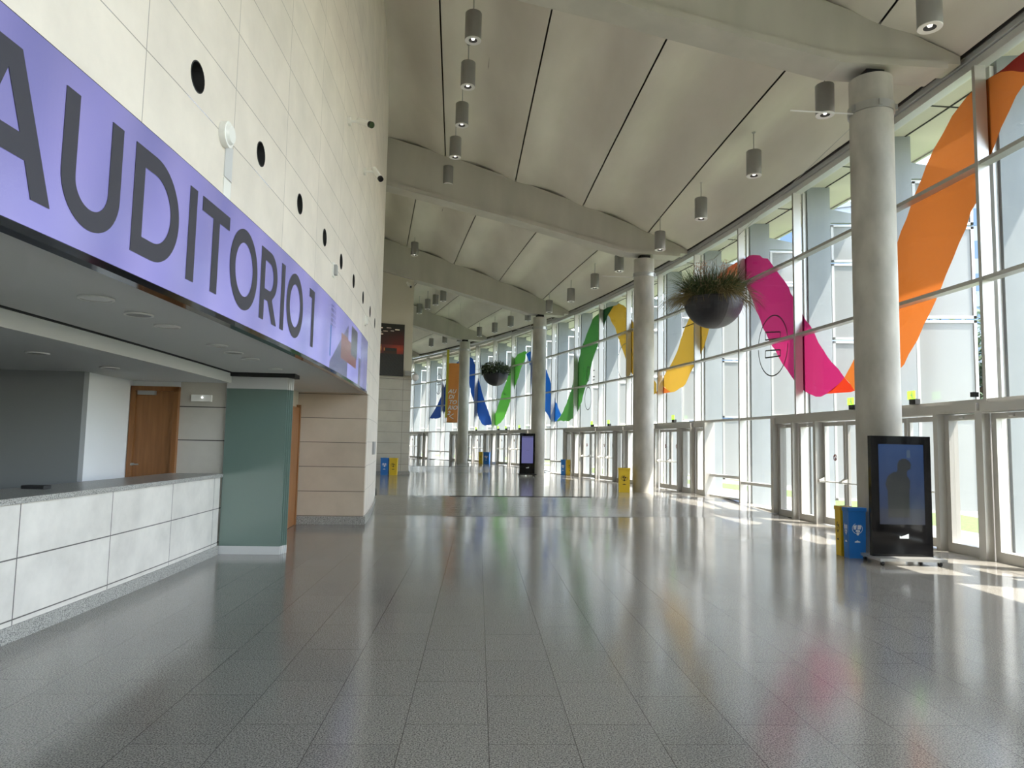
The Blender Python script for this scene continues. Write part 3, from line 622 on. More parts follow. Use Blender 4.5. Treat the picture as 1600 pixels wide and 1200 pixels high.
# ================================================================== coloured ribbon on the glass
RIB = {
'dark_red':[(4.19,8.06),(4.04,8.05),(3.92,8.05),(3.8,8.08),(3.7,8.09),(3.41,8.12),(3.27,7.89),(3.42,7.72),(3.7,7.77),(3.83,7.92),(3.95,8.02),(4.1,8.06)],
'orange':[(4.1,8.06),(3.95,8.02),(3.83,7.92),(3.7,7.77),(3.42,7.72),(3.42,7.62),(3.71,7.55),(3.79,7.46),(3.87,7.29),(3.98,7.08),(4.06,6.86),(4.24,6.27),(4.4,5.91),(4.57,5.45),(4.66,5.22),(4.78,4.94),(4.86,4.72),(5.03,4.34),(5.14,4.13),(5.24,3.88),(5.4,3.62),(5.6,3.32),(5.93,3.12),(6.3,2.99),(6.43,3.04),(6.64,3.37),(6.5,3.61),(6.28,4.01),(6.01,4.78),(5.59,5.81),(5.47,6.15),(5.37,6.35),(5.24,6.71),(5.11,6.97),(4.9,7.42),(4.76,7.6),(4.61,7.83),(4.4,8.0),(4.23,8.06)],
'red':[(7.05,3.05),(6.77,3.24),(6.64,3.37),(6.51,3.19),(6.43,3.04),(6.51,3.02)],
'coral':[(10.73,6.93),(10.35,7.27),(9.87,7.39),(9.39,7.42),(9.38,6.8),(9.87,6.6),(10.41,6.38)],
'pink':[(9.39,7.36),(9.19,7.41),(8.83,7.25),(8.5,6.9),(8.24,6.44),(7.98,5.99),(7.83,5.64),(7.65,5.21),(7.41,4.78),(7.1,4.1),(6.92,3.78),(6.64,3.37),(6.77,3.24),(7.05,3.05),(7.31,3.01),(7.64,3.22),(7.84,3.46),(8.29,4.19),(8.76,5.13),(9.09,6.08),(9.38,6.8)],
'yellow':[(10.73,6.93),(11.39,6.45),(11.79,5.79),(12.17,5.01),(12.67,4.4),(12.79,4.06),(12.35,3.74),(12.17,3.74),(11.67,3.95),(11.34,4.46),(10.88,5.08),(10.66,5.68),(10.41,6.38)],
'burnt':[(13.05,3.85),(12.79,4.06),(12.35,3.74),(13.05,3.74)],
'amber':[(15.85,7.72),(15.48,8.03),(15.17,8.04),(14.9,7.86),(14.6,7.48),(14.3,6.9),(13.83,5.7),(13.45,4.71),(13.05,4.15),(13.05,3.79),(13.31,3.73),(13.65,3.86),(14.1,4.3),(14.46,4.87),(14.88,5.79),(15.15,6.4),(15.47,7.12)],
'dark_green':[(16.35,8.04),(15.85,8.09),(15.48,8.03),(15.85,7.72),(16.09,7.32),(16.33,6.9)],
'green':[(16.35,8.04),(16.86,7.83),(17.11,7.42),(17.5,6.76),(17.78,6.06),(18.06,5.32),(18.25,4.7),(18.64,3.87),(19.02,3.33),(19.35,3.0),(18.44,2.96),(18.12,3.09),(17.85,3.39),(17.54,3.86),(17.37,4.4),(17.07,4.95),(16.83,5.8),(16.54,6.34),(16.33,6.9)],
'azure':[(21.94,7.17),(21.62,7.26),(21.07,6.88),(20.53,6.37),(20.29,6.04),(19.95,5.37),(19.6,4.41),(19.27,3.72),(19.02,3.33),(19.35,3.0),(19.8,3.02),(20.0,3.31),(20.37,3.73),(20.75,4.52),(21.14,5.43),(21.54,6.36)],
'lime':[(23.11,6.91),(23.35,6.35),(23.68,5.65),(23.93,5.18),(24.17,4.58),(24.42,4.03),(24.76,3.54),(24.81,3.16),(24.57,2.92),(24.39,2.92),(24.04,3.13),(23.7,3.49),(23.37,4.14),(23.05,4.84),(22.73,5.53),(22.41,6.26),(21.99,6.9),(21.94,7.17),(21.72,7.31),(22.33,7.33),(22.75,7.25)],
'royal':[(28.35,7.83),(28.04,8.11),(27.52,8.15),(26.93,7.82),(26.66,7.33),(26.45,6.61),(26.12,5.82),(25.72,4.84),(25.32,4.03),(25.03,3.49),(24.87,2.97),(25.47,2.95),(25.84,3.07),(26.13,3.47),(26.53,4.24),(26.91,5.16),(27.33,6.48),(27.82,7.4),(28.14,7.41)],
'navy':[(31.25,3.66),(30.67,4.36),(30.28,4.94),(29.93,5.58),(29.5,6.52),(29.0,7.44),(28.35,7.83),(28.14,7.41),(28.57,6.55),(28.99,5.47),(29.42,4.38),(29.8,3.8),(30.03,3.71),(30.64,3.63)]}
RC = {'dark_red':((.30,.02,.015),'dark red tip of the ribbon film at the top right window'),
'orange':((.82,.22,.04),'big orange ribbon film sweeping down behind the nearest column'),
'red':((.85,.06,.02),'small red overlap of the ribbon film between pink and orange'),
'coral':((.75,.16,.06),'coral ribbon film patch behind the large hanging planter'),
'pink':((.60,.03,.17),'magenta pink ribbon film on the windows left of the nearest column'),
'yellow':((.85,.50,.06),'yellow ribbon film right of the second column'),
'burnt':((.85,.22,.04),'little orange overlap at the foot of the yellow ribbon film'),
'amber':((.80,.47,.05),'amber ribbon film arching behind the second column'),
'dark_green':((.02,.10,.03),'dark green crest of the ribbon film left of the second column'),
'green':((.08,.30,.06),'mid green ribbon film left of the second column'),
'azure':((.01,.16,.62),'bright blue ribbon film around the third column'),
'lime':((.14,.55,.07),'lime green ribbon film left of the third column'),
'royal':((.01,.09,.42),'deep blue ribbon film beside the farthest column'),
'navy':((.01,.06,.28),'navy ribbon film left of the orange banner')}
def on_glass(poly, r):
    bm = bmesh.new(); vs = [bm.verts.new((x_, z_, 0)) for x_, z_ in poly]; 
    for t_ in tessellate_polygon([[Vector((x_, z_, 0)) for x_, z_ in poly]]):
        try: bm.faces.new([vs[i] for i in t_])
        except ValueError: pass
    lo = min(p[0] for p in poly); hi = max(p[0] for p in poly); q = lo+.35
    while q < hi:
        bmesh.ops.bisect_plane(bm, geom=bm.verts[:]+bm.edges[:]+bm.faces[:], plane_co=(q,0,0), plane_no=(1,0,0)); q += .35
    bmesh.ops.triangulate(bm, faces=bm.faces[:])
    bm.verts.index_update(); v = [P(r, p.co.x, p.co.y) for p in bm.verts]; f = [[w_.index for w_ in fc.verts] for fc in bm.faces]; bm.free(); return v, f
def ragged(poly, amp=.04, st=.22):
    out = []
    for i in range(len(poly)):
        (x0, z0), (x1, z1) = poly[i], poly[(i+1) % len(poly)]; L = math.hypot((x1-x0)*1.79, z1-z0); n = max(1, int(L/st))
        for j in range(n):
            s = j/n; q = amp if j else 0; out.append((x0+(x1-x0)*s+random.uniform(-q, q)*.6, z0+(z1-z0)*s+random.uniform(-q, q)))
    return out
for k, pl in RIB.items():
    v, f = on_glass(pl if k in ('red', 'burnt', 'dark_green', 'coral') else ragged(pl), RG+.016)
    m = MB(); m.add(v, f); o = m.build('window_film', film('film_'+k, tuple(c_*.50 for c_ in RC[k][0]), .5, .08, .02)); tag(o, RC[k][1], 'window film', 'coloured ribbon on the glass')
# outline glyphs on the glass
def glyph(lines, label, w=.018, r=RG-.006):
    t = thing('window_outline', label, 'window decal', P(r, lines[0][0][0], lines[0][0][1]), 0, 'black outline marks on the glass')
    for ln in lines:
        m = MB()
        for i in range(len(ln)-1):
            (x0, z0), (x1, z1) = ln[i], ln[i+1]; dx, dz_ = (x1-x0)*1.79, z1-z0; L = math.hypot(dx, dz_) or 1; nx, nz = -dz_/L*w/1.79, dx/L*w
            m.add([P(r,x0-nx,z0-nz),P(r,x1-nx,z1-nz),P(r,x1+nx,z1+nz),P(r,x0+nx,z0+nz)], [(0,1,2,3)])
        m.build('oval' if len(ln) > 8 else 'stroke', M['ink'], t)
def circ(a, z, ra, rz, t0=0, t1=2*PI, n=40): return [(a+ra*math.cos(t0+(t1-t0)*i/n), z+rz*math.sin(t0+(t1-t0)*i/n)) for i in range(n+1)]
glyph([circ(8.44,4.54,.44,.83,.08,PI-.1), circ(8.44,4.54,.44,.83,PI+.05,2*PI-.03), [(8.66,4.97),(8.21,4.86),(8.21,4.69),(8.66,4.75),(8.66,4.97)], [(8.66,4.45),(8.22,4.38),(8.22,4.21),(8.67,4.25),(8.66,4.45)]], 'black outlined oval with two bars on the pink ribbon window')
glyph([circ(5.60,5.86,.20,.36,-PI*.55,PI*.55,20), circ(5.60,5.12,.22,.38,-PI*.5,PI*.5,20)], 'black curved outline on the orange ribbon beside the nearest column')
glyph([circ(14.75,5.35,.45,.78), [(14.6,5.9),(14.35,5.75),(14.5,5.6)]], 'thin oval outline on the amber ribbon window')
glyph([circ(30.3,6.35,.33,.8), [(30.5,6.5),(30.1,6.5),(30.1,6.3),(30.5,6.3)], [(30.6,6.6),(30.5,6.7),(30.35,6.6)]], 'thin oval outline on the far window left of the orange banner', .025)
glyph([circ(17.08,4.0,.22,.55), circ(17.08,5.2,.12,.35), [(16.75,5.3),(16.65,5.3)], [(16.75,5.0),(16.65,5.0)], [(16.78,4.85),(16.65,4.85)]], 'black oval and small strokes beside the mid green ribbon', .02)
glyph([[(11.77,6.73),(11.77,5.99),(11.2,6.0)]], 'black L shaped outline left of the large planter', .016)
glyph([circ(24.0,6.0,.16,.3,PI,2*PI), [(23.6,4.9),(23.8,4.9),(23.8,5.4)], circ(26.0,6.9,.15,.25,0,PI*1.3)], 'small black outline strokes under the small planter', .025)
# ================================================================== outside: canopy, fins, ground, trees, buildings
MB().pbox(102.8, 104.35, A0, 36, 8.42, 8.75, 56).build('ceiling_canopy', M['soffit_out'], kind='structure')
m = MB(); m.pbox(103.3, 103.33, A0, 36, 8.405, 8.42, 56)
m.build('trim_90', M['dark'], kind='structure')
m = MB()
for k in range(len(MU)): m.pbox(102.75, 104.35, MU[k]-.85-.008, MU[k]-.85+.008, 8.405, 8.42)
m.build('trim_91', M['dark'], kind='structure')
MB().pbox(104.35, 104.42, A0, 36, 8.38, 8.8, 56).build('trim_92', M['alu'], kind='structure')
fp = thing('shade_fin', '', 'shade fin', P(102.75, MU[0], 0), R(MU[0]), 'white shade fins outside the glass')
LMB().box(.0,.56,-.10,.10,-.1,8.42).build('pier', M['pier'], fp)
LMB().prism([(.56,7.50),(1.9,7.50),(1.9,7.58),(.56,7.86)], lambda u, v: (u, -.06, v), (0,.12,0)).build('top_arm', M['pier'], fp)
zz = [.46, 2.52, 4.48, 6.47, 7.48]
for i in range(4):
    z0, z1 = zz[i]+.02, zz[i+1]-.02
    pn = LMB().box(.66,1.74,-.012,.012,z0+.05,z1-.05).build('white_panel', M['screen_panel'], fp)
    LMB().box(.60,1.8,-.035,.035,z0,z0+.055).box(.60,1.8,-.035,.035,z1-.055,z1).box(.60,.66,-.035,.035,z0,z1).box(1.74,1.8,-.035,.035,z0,z1).build('panel_frame', M['alu'], pn)
vis = [k for k, a in enumerate(MU) if a >= -9.5]
for n_, k in enumerate(vis):
    a = MU[k]; i = round((a-4.2)/1.7)
    lab = {0:'opposite the mullion right of the nearest column'}.get(i)
    if lab is None:
        if i < 0: lab = '%s one past the right edge of view' % ['first', 'second', 'third', 'fourth', 'fifth', 'sixth', 'seventh', 'eighth', 'ninth'][-i-1]
        else: lab = '%s fin counted leftward from the orange ribbon' % ORD[i-1] if i <= 12 else 'far off, %s past the third column' % ORD[i-13]
    lab = lab.replace('nearest fin', 'first fin')
    o = fp if n_ == 0 else copy_tree(fp, P(102.88, a, zf(a) if a > 0 else 0), R(a-12))
    if n_ == 0: o.location = P(102.88, a, 0); o.rotation_euler = (0, 0, R(a-12))
    o['label'] = 'white shade fin on a grey pier outside, ' + lab
def ring(name, m_, r0, r1, z, a0=-25, a1=60, n=60):
    m = MB()
    for i in range(n):
        b0 = a0+(a1-a0)*i/n; b1 = a0+(a1-a0)*(i+1)/n; m.add([P(r0,b0,z),P(r1,b0,z),P(r1,b1,z),P(r0,b1,z)], [(0,1,2,3)])
    return m.build(name, m_, kind='structure')
m = MB()
for i in range(70):
    b0 = -25+85*i/70; b1 = -25+85*(i+1)/70; m.add([P(102.88,b0,zf(b0)-.03),P(105.4,b0,zf(b0)-.03),P(105.4,b1,zf(b1)-.03),P(102.88,b1,zf(b1)-.03)], [(0,1,2,3)])
m.build('floor_terrace', M['paving'], kind='structure')
def slope(name, mm_, r0, r1):
    m = MB()
    for i in range(70):
        b0 = -25+85*i/70; b1 = -25+85*(i+1)/70; g = lambda b: max(zf(b)-.04, 0)
        m.add([P(r0,b0,g(b0)-.03),P(r1,b0,g(b0)-.03),P(r1,b1,g(b1)-.03),P(r0,b1,g(b1)-.03)], [(0,1,2,3)])
    return m.build(name, mm_, kind='structure')
slope('floor_lawn', M['grass'], 105.4, 108.2); slope('floor_path', M['paving'], 108.2, 110.2); slope('floor_lawn_far', M['grass'], 110.2, 120); slope('floor_road', M['asphalt'], 120, 330)
# trees
def tree(x, y, h, rad, label, seed):
    rnd = random.Random(seed); t = thing('tree', label, 'tree', (x, y, 0), 0, 'trees beyond the lawn')
    m = LMB(); m.tube((0,0,0), (.1,.1,h*.5), .22, 10, .12)
    for i in range(5): q = rnd.uniform(0, 6.28); m.tube((.08,.08,h*.4), (math.cos(q)*rad*.6, math.sin(q)*rad*.6, h*.7), .09, 6, .03)
    m.build('trunk', M['bark'], t)
    m = LMB(); blobs = [(rnd.gauss(0, rad*.4), rnd.gauss(0, rad*.4), h*.62+rnd.gauss(0, h*.14), rad*rnd.uniform(.35, .6)) for _ in range(14)]
    for i in range(3800):
        bx, by, bz, br = rnd.choice(blobs); d = Vector((rnd.gauss(0,1), rnd.gauss(0,1), rnd.gauss(0,1))).normalized()*br*rnd.uniform(.7, 1.05)
        c = Vector((bx, by, bz))+d; u = Vector((rnd.gauss(0,1), rnd.gauss(0,1), rnd.gauss(0,1))).normalized(); w_ = u.orthogonal().normalized(); s_ = rnd.uniform(.10, .2)
        m.add([c-u*s_, c+w_*s_*.6, c+u*s_, c-w_*s_*.6], [(0,1,2,3)])
    m.build('crown', M['leaf'], t)
tree(21.5, 32.5, 9.5, 3.0, 'leafy dark green tree seen between the nearest fin and mullion', 1)
tree(30, 37.5, 8.5, 2.8, 'leafy tree behind the glass right of the nearest fin', 2)
tree(19, 41, 6.0, 2.2, 'smaller tree out beyond the lawn, left of the others', 3)
tree(31, 18, 8.0, 3.0, 'broad tree off beyond the right edge of the lawn', 4)
# buildings
def block(x, y, w_, d_, h, rz, label, col):
    t = thing('office_building', label, 'building', (x, y, 0), rz)
    mb = mat('facade_'+label[:8], col, .6); LMB().box(-w_/2,w_/2,-d_/2,d_/2,0,h).build('walls', mb, t)
    gm = mat('window_band_'+label[:8], (.10,.16,.24), .15); nb = int(h/3.2)
    for i in range(nb):
        m = LMB(); n = int(w_/2.4)
        for j in range(n): x0 = -w_/2+.4+j*(w_-.8)/n; m.box(x0, x0+(w_-.8)/n-.35, -d_/2-.04, -d_/2+.05, 1.2+i*3.2, 2.9+i*3.2)
        m.build('window_band', gm, t)
    LMB().box(-w_/2-.2,w_/2+.2,-d_/2-.2,d_/2+.2,h,h+.5).build('parapet', mb, t)
block(44, 76, 46, 16, 27, R(-28), 'pale office block with rows of blue windows beyond the lawn', (.30,.33,.38))
# parked car
def car(x, y, rz, label, col):
    t = thing('car', label, 'car', (x, y, 0), rz, 'parked cars')
    body = [(-2.1,.35),(-2.15,.75),(-1.95,.95),(-1.1,1.02),(-.55,1.42),(.8,1.45),(1.5,1.0),(2.0,.9),(2.15,.6),(2.1,.35)]
    LMB().prism(body, lambda u, v: (u, -.85, v), (0,1.7,0)).build('body', mat('car_paint_'+label[:6], col, .3, .3), t, bevel=.04)
    LMB().prism([(-.98,1.0),(-.5,1.38),(.75,1.40),(1.3,1.02)], lambda u, v: (u, -.87, v), (0,1.74,0)).build('windows', M['black'], t)
    for sx in (-1.3, 1.3):
        for sy in (-.86, .68): 
            wh = LMB().tube((sx, sy, .33), (sx, sy+.18, .33), .33, 24).build('wheel', M['black_matt'], t); LMB().tube((sx, sy-.005 if sy < 0 else sy+.185, .33), (sx, sy+.01 if sy < 0 else sy+.17, .33), .2, 16).build('hub', M['steel'], wh)
car(22.3, 30.5, R(200), 'dark blue car parked beyond the lawn, seen through the nearest side window', (.03,.05,.10))
car(27.5, 29.0, R(195), 'white car parked beyond the lawn behind the dark one', (.7,.7,.7))
# ================================================================== pendant lamps
lp = thing('pendant_lamp', '', 'lamp', (0,0,0), 0, 'cylinder pendant lamps'); lp['_proto'] = 1
LMB().lathe([(.168,-.44),(.172,-.43),(.172,.14),(.165,.15),(.002,.15)], n=36, cap=False).build('housing', M['lamp'], lp, smooth=True)
hs = lp.children[0]
LMB().lathe([(.09,-.442),(.168,-.447),(.172,-.44),(.168,-.43)], n=36, cap=False).build('ring', M['lamp_ring'], lp, smooth=True)
LMB().lathe([(.095,-.44),(.085,-.40),(.04,-.39)], n=28, cap=False).build('reflector', M['black_matt'], lp, smooth=True)
LMB().lathe([(.001,-.425),(.03,-.42),(.038,-.40),(.001,-.395)], n=20, cap=False).build('bulb', M['bulb'], lp)
LMB().tube((0,0,.15), (0,0,.60), .012, 8).build('rod', M['steel'], lp); LMB().lathe([(.045,.60),(.045,.625)], n=16).build('ceiling_plate', M['steel'], lp)
LA = [(94.07,a,10.66) for a in (4.8, 6.06,7.25,8.5,9.8,11.17)]+[(94.05,17.0,10.78)]
LB = [(100.8,a,z) for a, z in ((3.35,8.61),(5.08,8.71),(6.83,8.69),(8.6,8.64),(10.35,8.60),(12.5,8.80),(14.0,8.72),(15.65,8.72),(17.3,8.74),(19.05,8.82),(20.6,8.92),(22.1,8.95),(23.6,9.07))]
LC = [(96.95,a,z) for a, z in ((20.85,10.1),(21.8,10.18),(22.8,10.22),(23.85,10.26))]
LD = [(100.5,26.8,9.30),(100.4,28.15,9.33),(101.0,25.95,9.25)]
first = True
for row, nm in ((LA, 'the left row by the drum wall'), (LB, 'the row along the windows'), (LC, 'the far row past the plaster wall'), (LD, 'the farthest group')):
    for k, (r, a, z) in enumerate(row):
        lab = 'grey cylinder pendant lamp, %s in %s' % (ORD[k] if k < 12 else 'last', nm)
        if row is LA and k == 6: lab = 'dark grey cylindrical pendant lamp alone above the far plaster wall'
        top = z-.15
        if first: lp.location = P(r, a, top); lp['label'] = lab; first = False; o = lp
        else: o = copy_tree(lp, P(r, a, top), 0, lab)
del lp['_proto']
# ================================================================== hanging planters
def planter(a, r, zr, R0, label, seed, kind):
    rnd = random.Random(seed); c = P(r, a, zr); t = thing('hanging_planter', label, 'planter', c, 0, 'half-sphere hanging planters')
    prof = [(R0*math.cos(q), -R0*.98*math.sin(q)) for q in [PI/2*i/14 for i in range(14, -1, -1)]]; prof[0] = (.02, -R0*.98)
    n = 48; m1, m2 = LMB(), LMB()
    for m_, i0, i1 in ((m1, 0, 0), (m2, 0, 0)): pass
    for i in range(n):
        t0, t1 = 2*PI*i/n, 2*PI*(i+1)/n; lit = (math.radians(-75) % (2*PI)) <= ((t0+t1)/2 % (2*PI)) or ((t0+t1)/2 % (2*PI)) < math.radians(40)  # true on segments that take the second tone of the two-tone rubber bowl
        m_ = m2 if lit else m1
        for k in range(len(prof)-1):
            (r0, z0), (r1, z1) = prof[k], prof[k+1]
            m_.add([(r0*math.cos(t0), r0*math.sin(t0), z0), (r0*math.cos(t1), r0*math.sin(t1), z0), (r1*math.cos(t1), r1*math.sin(t1), z1), (r1*math.cos(t0), r1*math.sin(t0), z1)], [(0,1,2,3)])
    m1.build('bowl', M['bowl'], t, smooth=True); m2.build('bowl_panel', M['bowl2'], t, smooth=True)
    LMB().lathe([(R0*.93,-.03),(R0*1.015,-.03),(R0*1.02,.02),(R0*.93,.02)], n=48, cap=False).build('rim', M['bowl'], t, smooth=True)
    LMB().lathe([(R0*.93,-.06),(R0*.93,-.02)], n=32).build('soil', M['soil'], t)
    m = LMB()
    for q in (80, 200, 320): m.tube((R0*.95*math.cos(R(q)), R0*.95*math.sin(R(q)), 0), (0,0,R0*1.45), .007, 6)
    m.build('hanging_wires', M['steel'], t)
    top = c+Vector((0,0,R0*1.45))
    for ca in ([b for b in COLS if b < a][-1], [b for b in COLS if b > a][0]):
        q = P(100.9, ca, 7.55+dz(ca)); d = (top-q); d.z = 0; MB().tube(top, q+d.normalized()*.37, .006, 6).build('support_cable', M['steel'], t)
    def blades(n_, spread, up, L0, L1, w0, name, mt, droop, base=.85, clump=0):
        m = LMB(); cl = [(rnd.uniform(0, 6.28), rnd.uniform(.2, .9)) for _ in range(clump)] if clump else None
        for _ in range(n_):
            if cl: q, rr = rnd.choice(cl); q += rnd.gauss(0, .15); rr = rr*R0*base+rnd.gauss(0, .05)
            else: q = rnd.uniform(0, 6.28); rr = R0*base*math.sqrt(rnd.random())
            p = Vector((rr*math.cos(q), rr*math.sin(q), 0)); out = Vector((math.cos(q), math.sin(q), 0))*spread*rnd.uniform(.1, 1)+Vector((rnd.gauss(0,.3), rnd.gauss(0,.3), 0))
            v = (out+Vector((0,0,up))).normalized(); L = rnd.uniform(L0, L1); seg = 5; pts = [p]
            for s_ in range(seg): pts.append(pts[-1]+v*L/seg); v = (v-Vector((0,0,droop*rnd.uniform(.6,1.4)))).normalized()
            sd_ = v.cross(Vector((rnd.gauss(0,1), rnd.gauss(0,1), rnd.gauss(0,1)))).normalized()
            vs = []
            for i, pp in enumerate(pts): ww = w0*(1-i/seg*.85); vs += [pp-sd_*ww, pp+sd_*ww]
            m.add(vs, [(2*i, 2*i+1, 2*i+3, 2*i+2) for i in range(seg)])
        return m.build(name, mt, t)
    if kind == 'grass':
        blades(1500, .8, 1.5, .4, .95, .012, 'green_grass', mat('grass_blades_dark', (.06,.085,.025), .7), .24)
        blades(1300, 1.2, .6, .4, 1.05, .011, 'dry_grass', mat('grass_blades_dry', (.20,.155,.06), .8), .42, .95, 12)
        blades(110, .3, 1.4, .6, 1.05, .011, 'seed_stems', mat('seed_stems', (.26,.14,.09), .8), .05, .7, 6)['label'] = 'tall brown seed stems'
        m = LMB()
        for _ in range(500):
            q = rnd.choice([.6, 2.2, 3.0, 3.9, 5.2])+rnd.gauss(0,.12); rr = R0*.55+rnd.gauss(0,.07); p = Vector((rr*math.cos(q), rr*math.sin(q), rnd.uniform(.55, .98)))
            u = Vector((rnd.gauss(0,1), rnd.gauss(0,1), rnd.gauss(0,1))).normalized()*.02; w_ = u.orthogonal()*.7; m.add([p-u, p+w_, p+u, p-w_], [(0,1,2,3)])
        m.build('seed_heads', mat('seed_heads', (.30,.17,.10), .9), t)
    else:
        m = LMB()
        for _ in range(1900):
            q = rnd.uniform(0, 6.28); rr = R0*1.15*math.sqrt(rnd.random()); h = rnd.uniform(-.15, .78)*(1-.5*(rr/(R0*1.15))**2)
            p = Vector((rr*math.cos(q), rr*math.sin(q), h)); u = Vector((rnd.gauss(0,1), rnd.gauss(0,1), rnd.gauss(0,.6))).normalized()*rnd.uniform(.03,.075); w_ = u.orthogonal()*.55
            m.add([p-u, p+w_, p+u, p-w_], [(0,1,2,3)])
        m.build('foliage', mat('ivy_leaves', (.045,.065,.022), .6), t)
        blades(160, .9, .9, .5, 1.0, .012, 'twigs', mat('twigs', (.05,.06,.03), .8), .12)
planter(7.9, 100.6, 5.50, .745, 'large dark half-sphere planter with dry grasses near the nearest column', 5, 'grass')
planter(21.6, 100.6, 5.80, .74, 'smaller looking dark half-sphere planter with leafy ivy far down the hall', 6, 'ivy')
# ================================================================== kiosks
def kiosk(x, y, z, rz, w_, h, label, dark):
    t = thing('information_kiosk', label, 'information kiosk', (x, y, z), rz, 'black upright information kiosks')
    LMB().box(-w_/2,w_/2,-.05,.05,.10,h).build('cabinet', M['black'], t, bevel=.006)
    LMB().box(-w_/2-.02,w_/2+.06,-.30,.30,.065,.105).build('base_plate', M['steel' if dark else 'black_matt'], t)
    for sx in (-1, 1):
        for sy in (-1, 1):
            p = Vector((sx*(w_/2-.03), sy*.26, 0)); cs = LMB().box(p.x-.025,p.x+.025,p.y-.02,p.y+.02,.045,.07).build('caster', M['steel'], t)
            LMB().tube(p+Vector((-.018,0,.033)), p+Vector((.018,0,.033)), .033, 16).build('wheel', M['black_matt'], cs)
    def scr(u, v):
        if dark:
            b = Vector((.012, .022+.02*v, .06+.07*v))
            # dim figure on the picture
            d1 = ((u-.57)/.15)**2+((v-.74)/.08)**2; d2 = ((u-.42)/.27)**2+((v-.50)/.16)**2; d3 = 0 if (.18 < u < .66 and .08 < v < .52) or (.42 < u < .62 and .58 < v < .72) else 2
            if d1 < 1 or d2 < 1 or d3 < 1: b = Vector((.014,.016,.018))
            if .62 < u < .70 and .84 < v < .93: b = Vector((.05,.08,.13))
            if v < .2: b = b*.6+Vector((.02,.02,.02))
            return b
        return (.10,.10,.24) if not (.42 < u < .62 and .47 < v < .49) and not (v > .95) else (.05,.05,.12)
    picture('screen', lambda u, v: Matrix.Translation((x, y, z))@Vector((-w_/2+w_*.125+u*w_*.75, -.053, .10+(h-.1)*(.265+v*.665))), 48, 72, scr, picture_mat('kiosk_screen_'+label[:4], .26 if dark else .36), t)
    LMB().prism([(-.07,.36),(.07,.36),(.07,.43),(-.05,.385),(-.07,.40)], lambda u, v: (u+.02, -.054, v+.02), (0,.003,0)).build('logo', M['white_ink'], t)
    return t
kiosk(6.06, 11.12, 0, R(0), .93, 1.95, 'large black information kiosk standing before the nearest concrete column', True)
kiosk(.80, 34.4, .2, R(6), .74, 2.05, 'distant black information kiosk with a lit violet screen by the third column', False)
# ================================================================== recycling bins
def bin_(loc, rz, colr, label, sx=.29, sy=.21, h=.80, group='recycling bins'):
    t = thing('recycling_bin', label, 'recycling bin', loc, rz, group)
    inset = .012
    LMB().hexa([(inset,inset,0),(sx-inset,inset,0),(sx-inset,sy-inset,0),(inset,sy-inset,0),(.003,.003,h*.92),(sx-.003,.003,h*.92),(sx-.003,sy-.003,h*.92),(.003,sy-.003,h*.92)]).build('body', M[colr], t)
    lid = LMB().box(-.008,sx+.008,-.008,sy+.008,h*.92,h).build('lid', M[colr], t, bevel=.008)
    LMB().box(sx*.3,sx*.7,sy*.3,sy*.7,h-.002,h+.004).build('slot', M['black_matt'], lid)
    ik = M['ink'] if colr == 'yellow' else M['white_ink']
    for face in (0, 1):
        W_ = sx if face == 0 else sy; m = LMB(); k = W_/.29
        f = (lambda u, v: Vector((sx/2+u, inset-.004-.0*v, v))) if face == 0 else (lambda u, v: Vector((inset-.004, sy/2-u, v)))
        def quad(pts): m.add([f(u*k, v) for u, v in pts], [tuple(range(len(pts)))])
        for i in range(28):        # ring
            q0, q1 = PI*.62+2*PI*.78*i/28, PI*.62+2*PI*.78*(i+1)/28
            quad([(.085*math.cos(q0), .47+.085*math.sin(q0)), (.085*math.cos(q1), .47+.085*math.sin(q1)), (.078*math.cos(q1), .47+.078*math.sin(q1)), (.078*math.cos(q0), .47+.078*math.sin(q0))])
        if colr == 'blue':
            quad([(-.065,.52),(-.06,.455),(-.02,.455),(-.01,.525)]); quad([(0,.455),(.055,.46),(.065,.525),(.005,.525)]); quad([(-.03,.42),(.045,.41),(.04,.445),(-.025,.45)]); quad([(-.012,.37),(.012,.36),(.03,.385),(.02,.41),(-.015,.41)])
        else:
            quad([(-.05,.49),(-.03,.46),(-.01,.50),(-.03,.53)]); quad([(.005,.46),(.05,.465),(.045,.51),(.0,.50)]); quad([(-.02,.44),(.025,.44),(.015,.455),(-.015,.455)]); quad([(-.02,.37),(.01,.365),(.022,.42),(-.012,.43)]); quad([(-.01,.51),(.01,.53),(.0,.55),(-.02,.53)])
        quad([(-.045,.25),(.045,.25),(.045,.265),(.015,.275),(.0,.285),(-.045,.265)])
        # follow the body's slight taper
        for v in m.v:
            s_ = inset-(inset-.003)*min(v.z/(h*.92), 1)
            if face == 0: v.y = s_-.003
            else: v.x = s_-.003
        m.build('pictogram', ik, t)
    return t
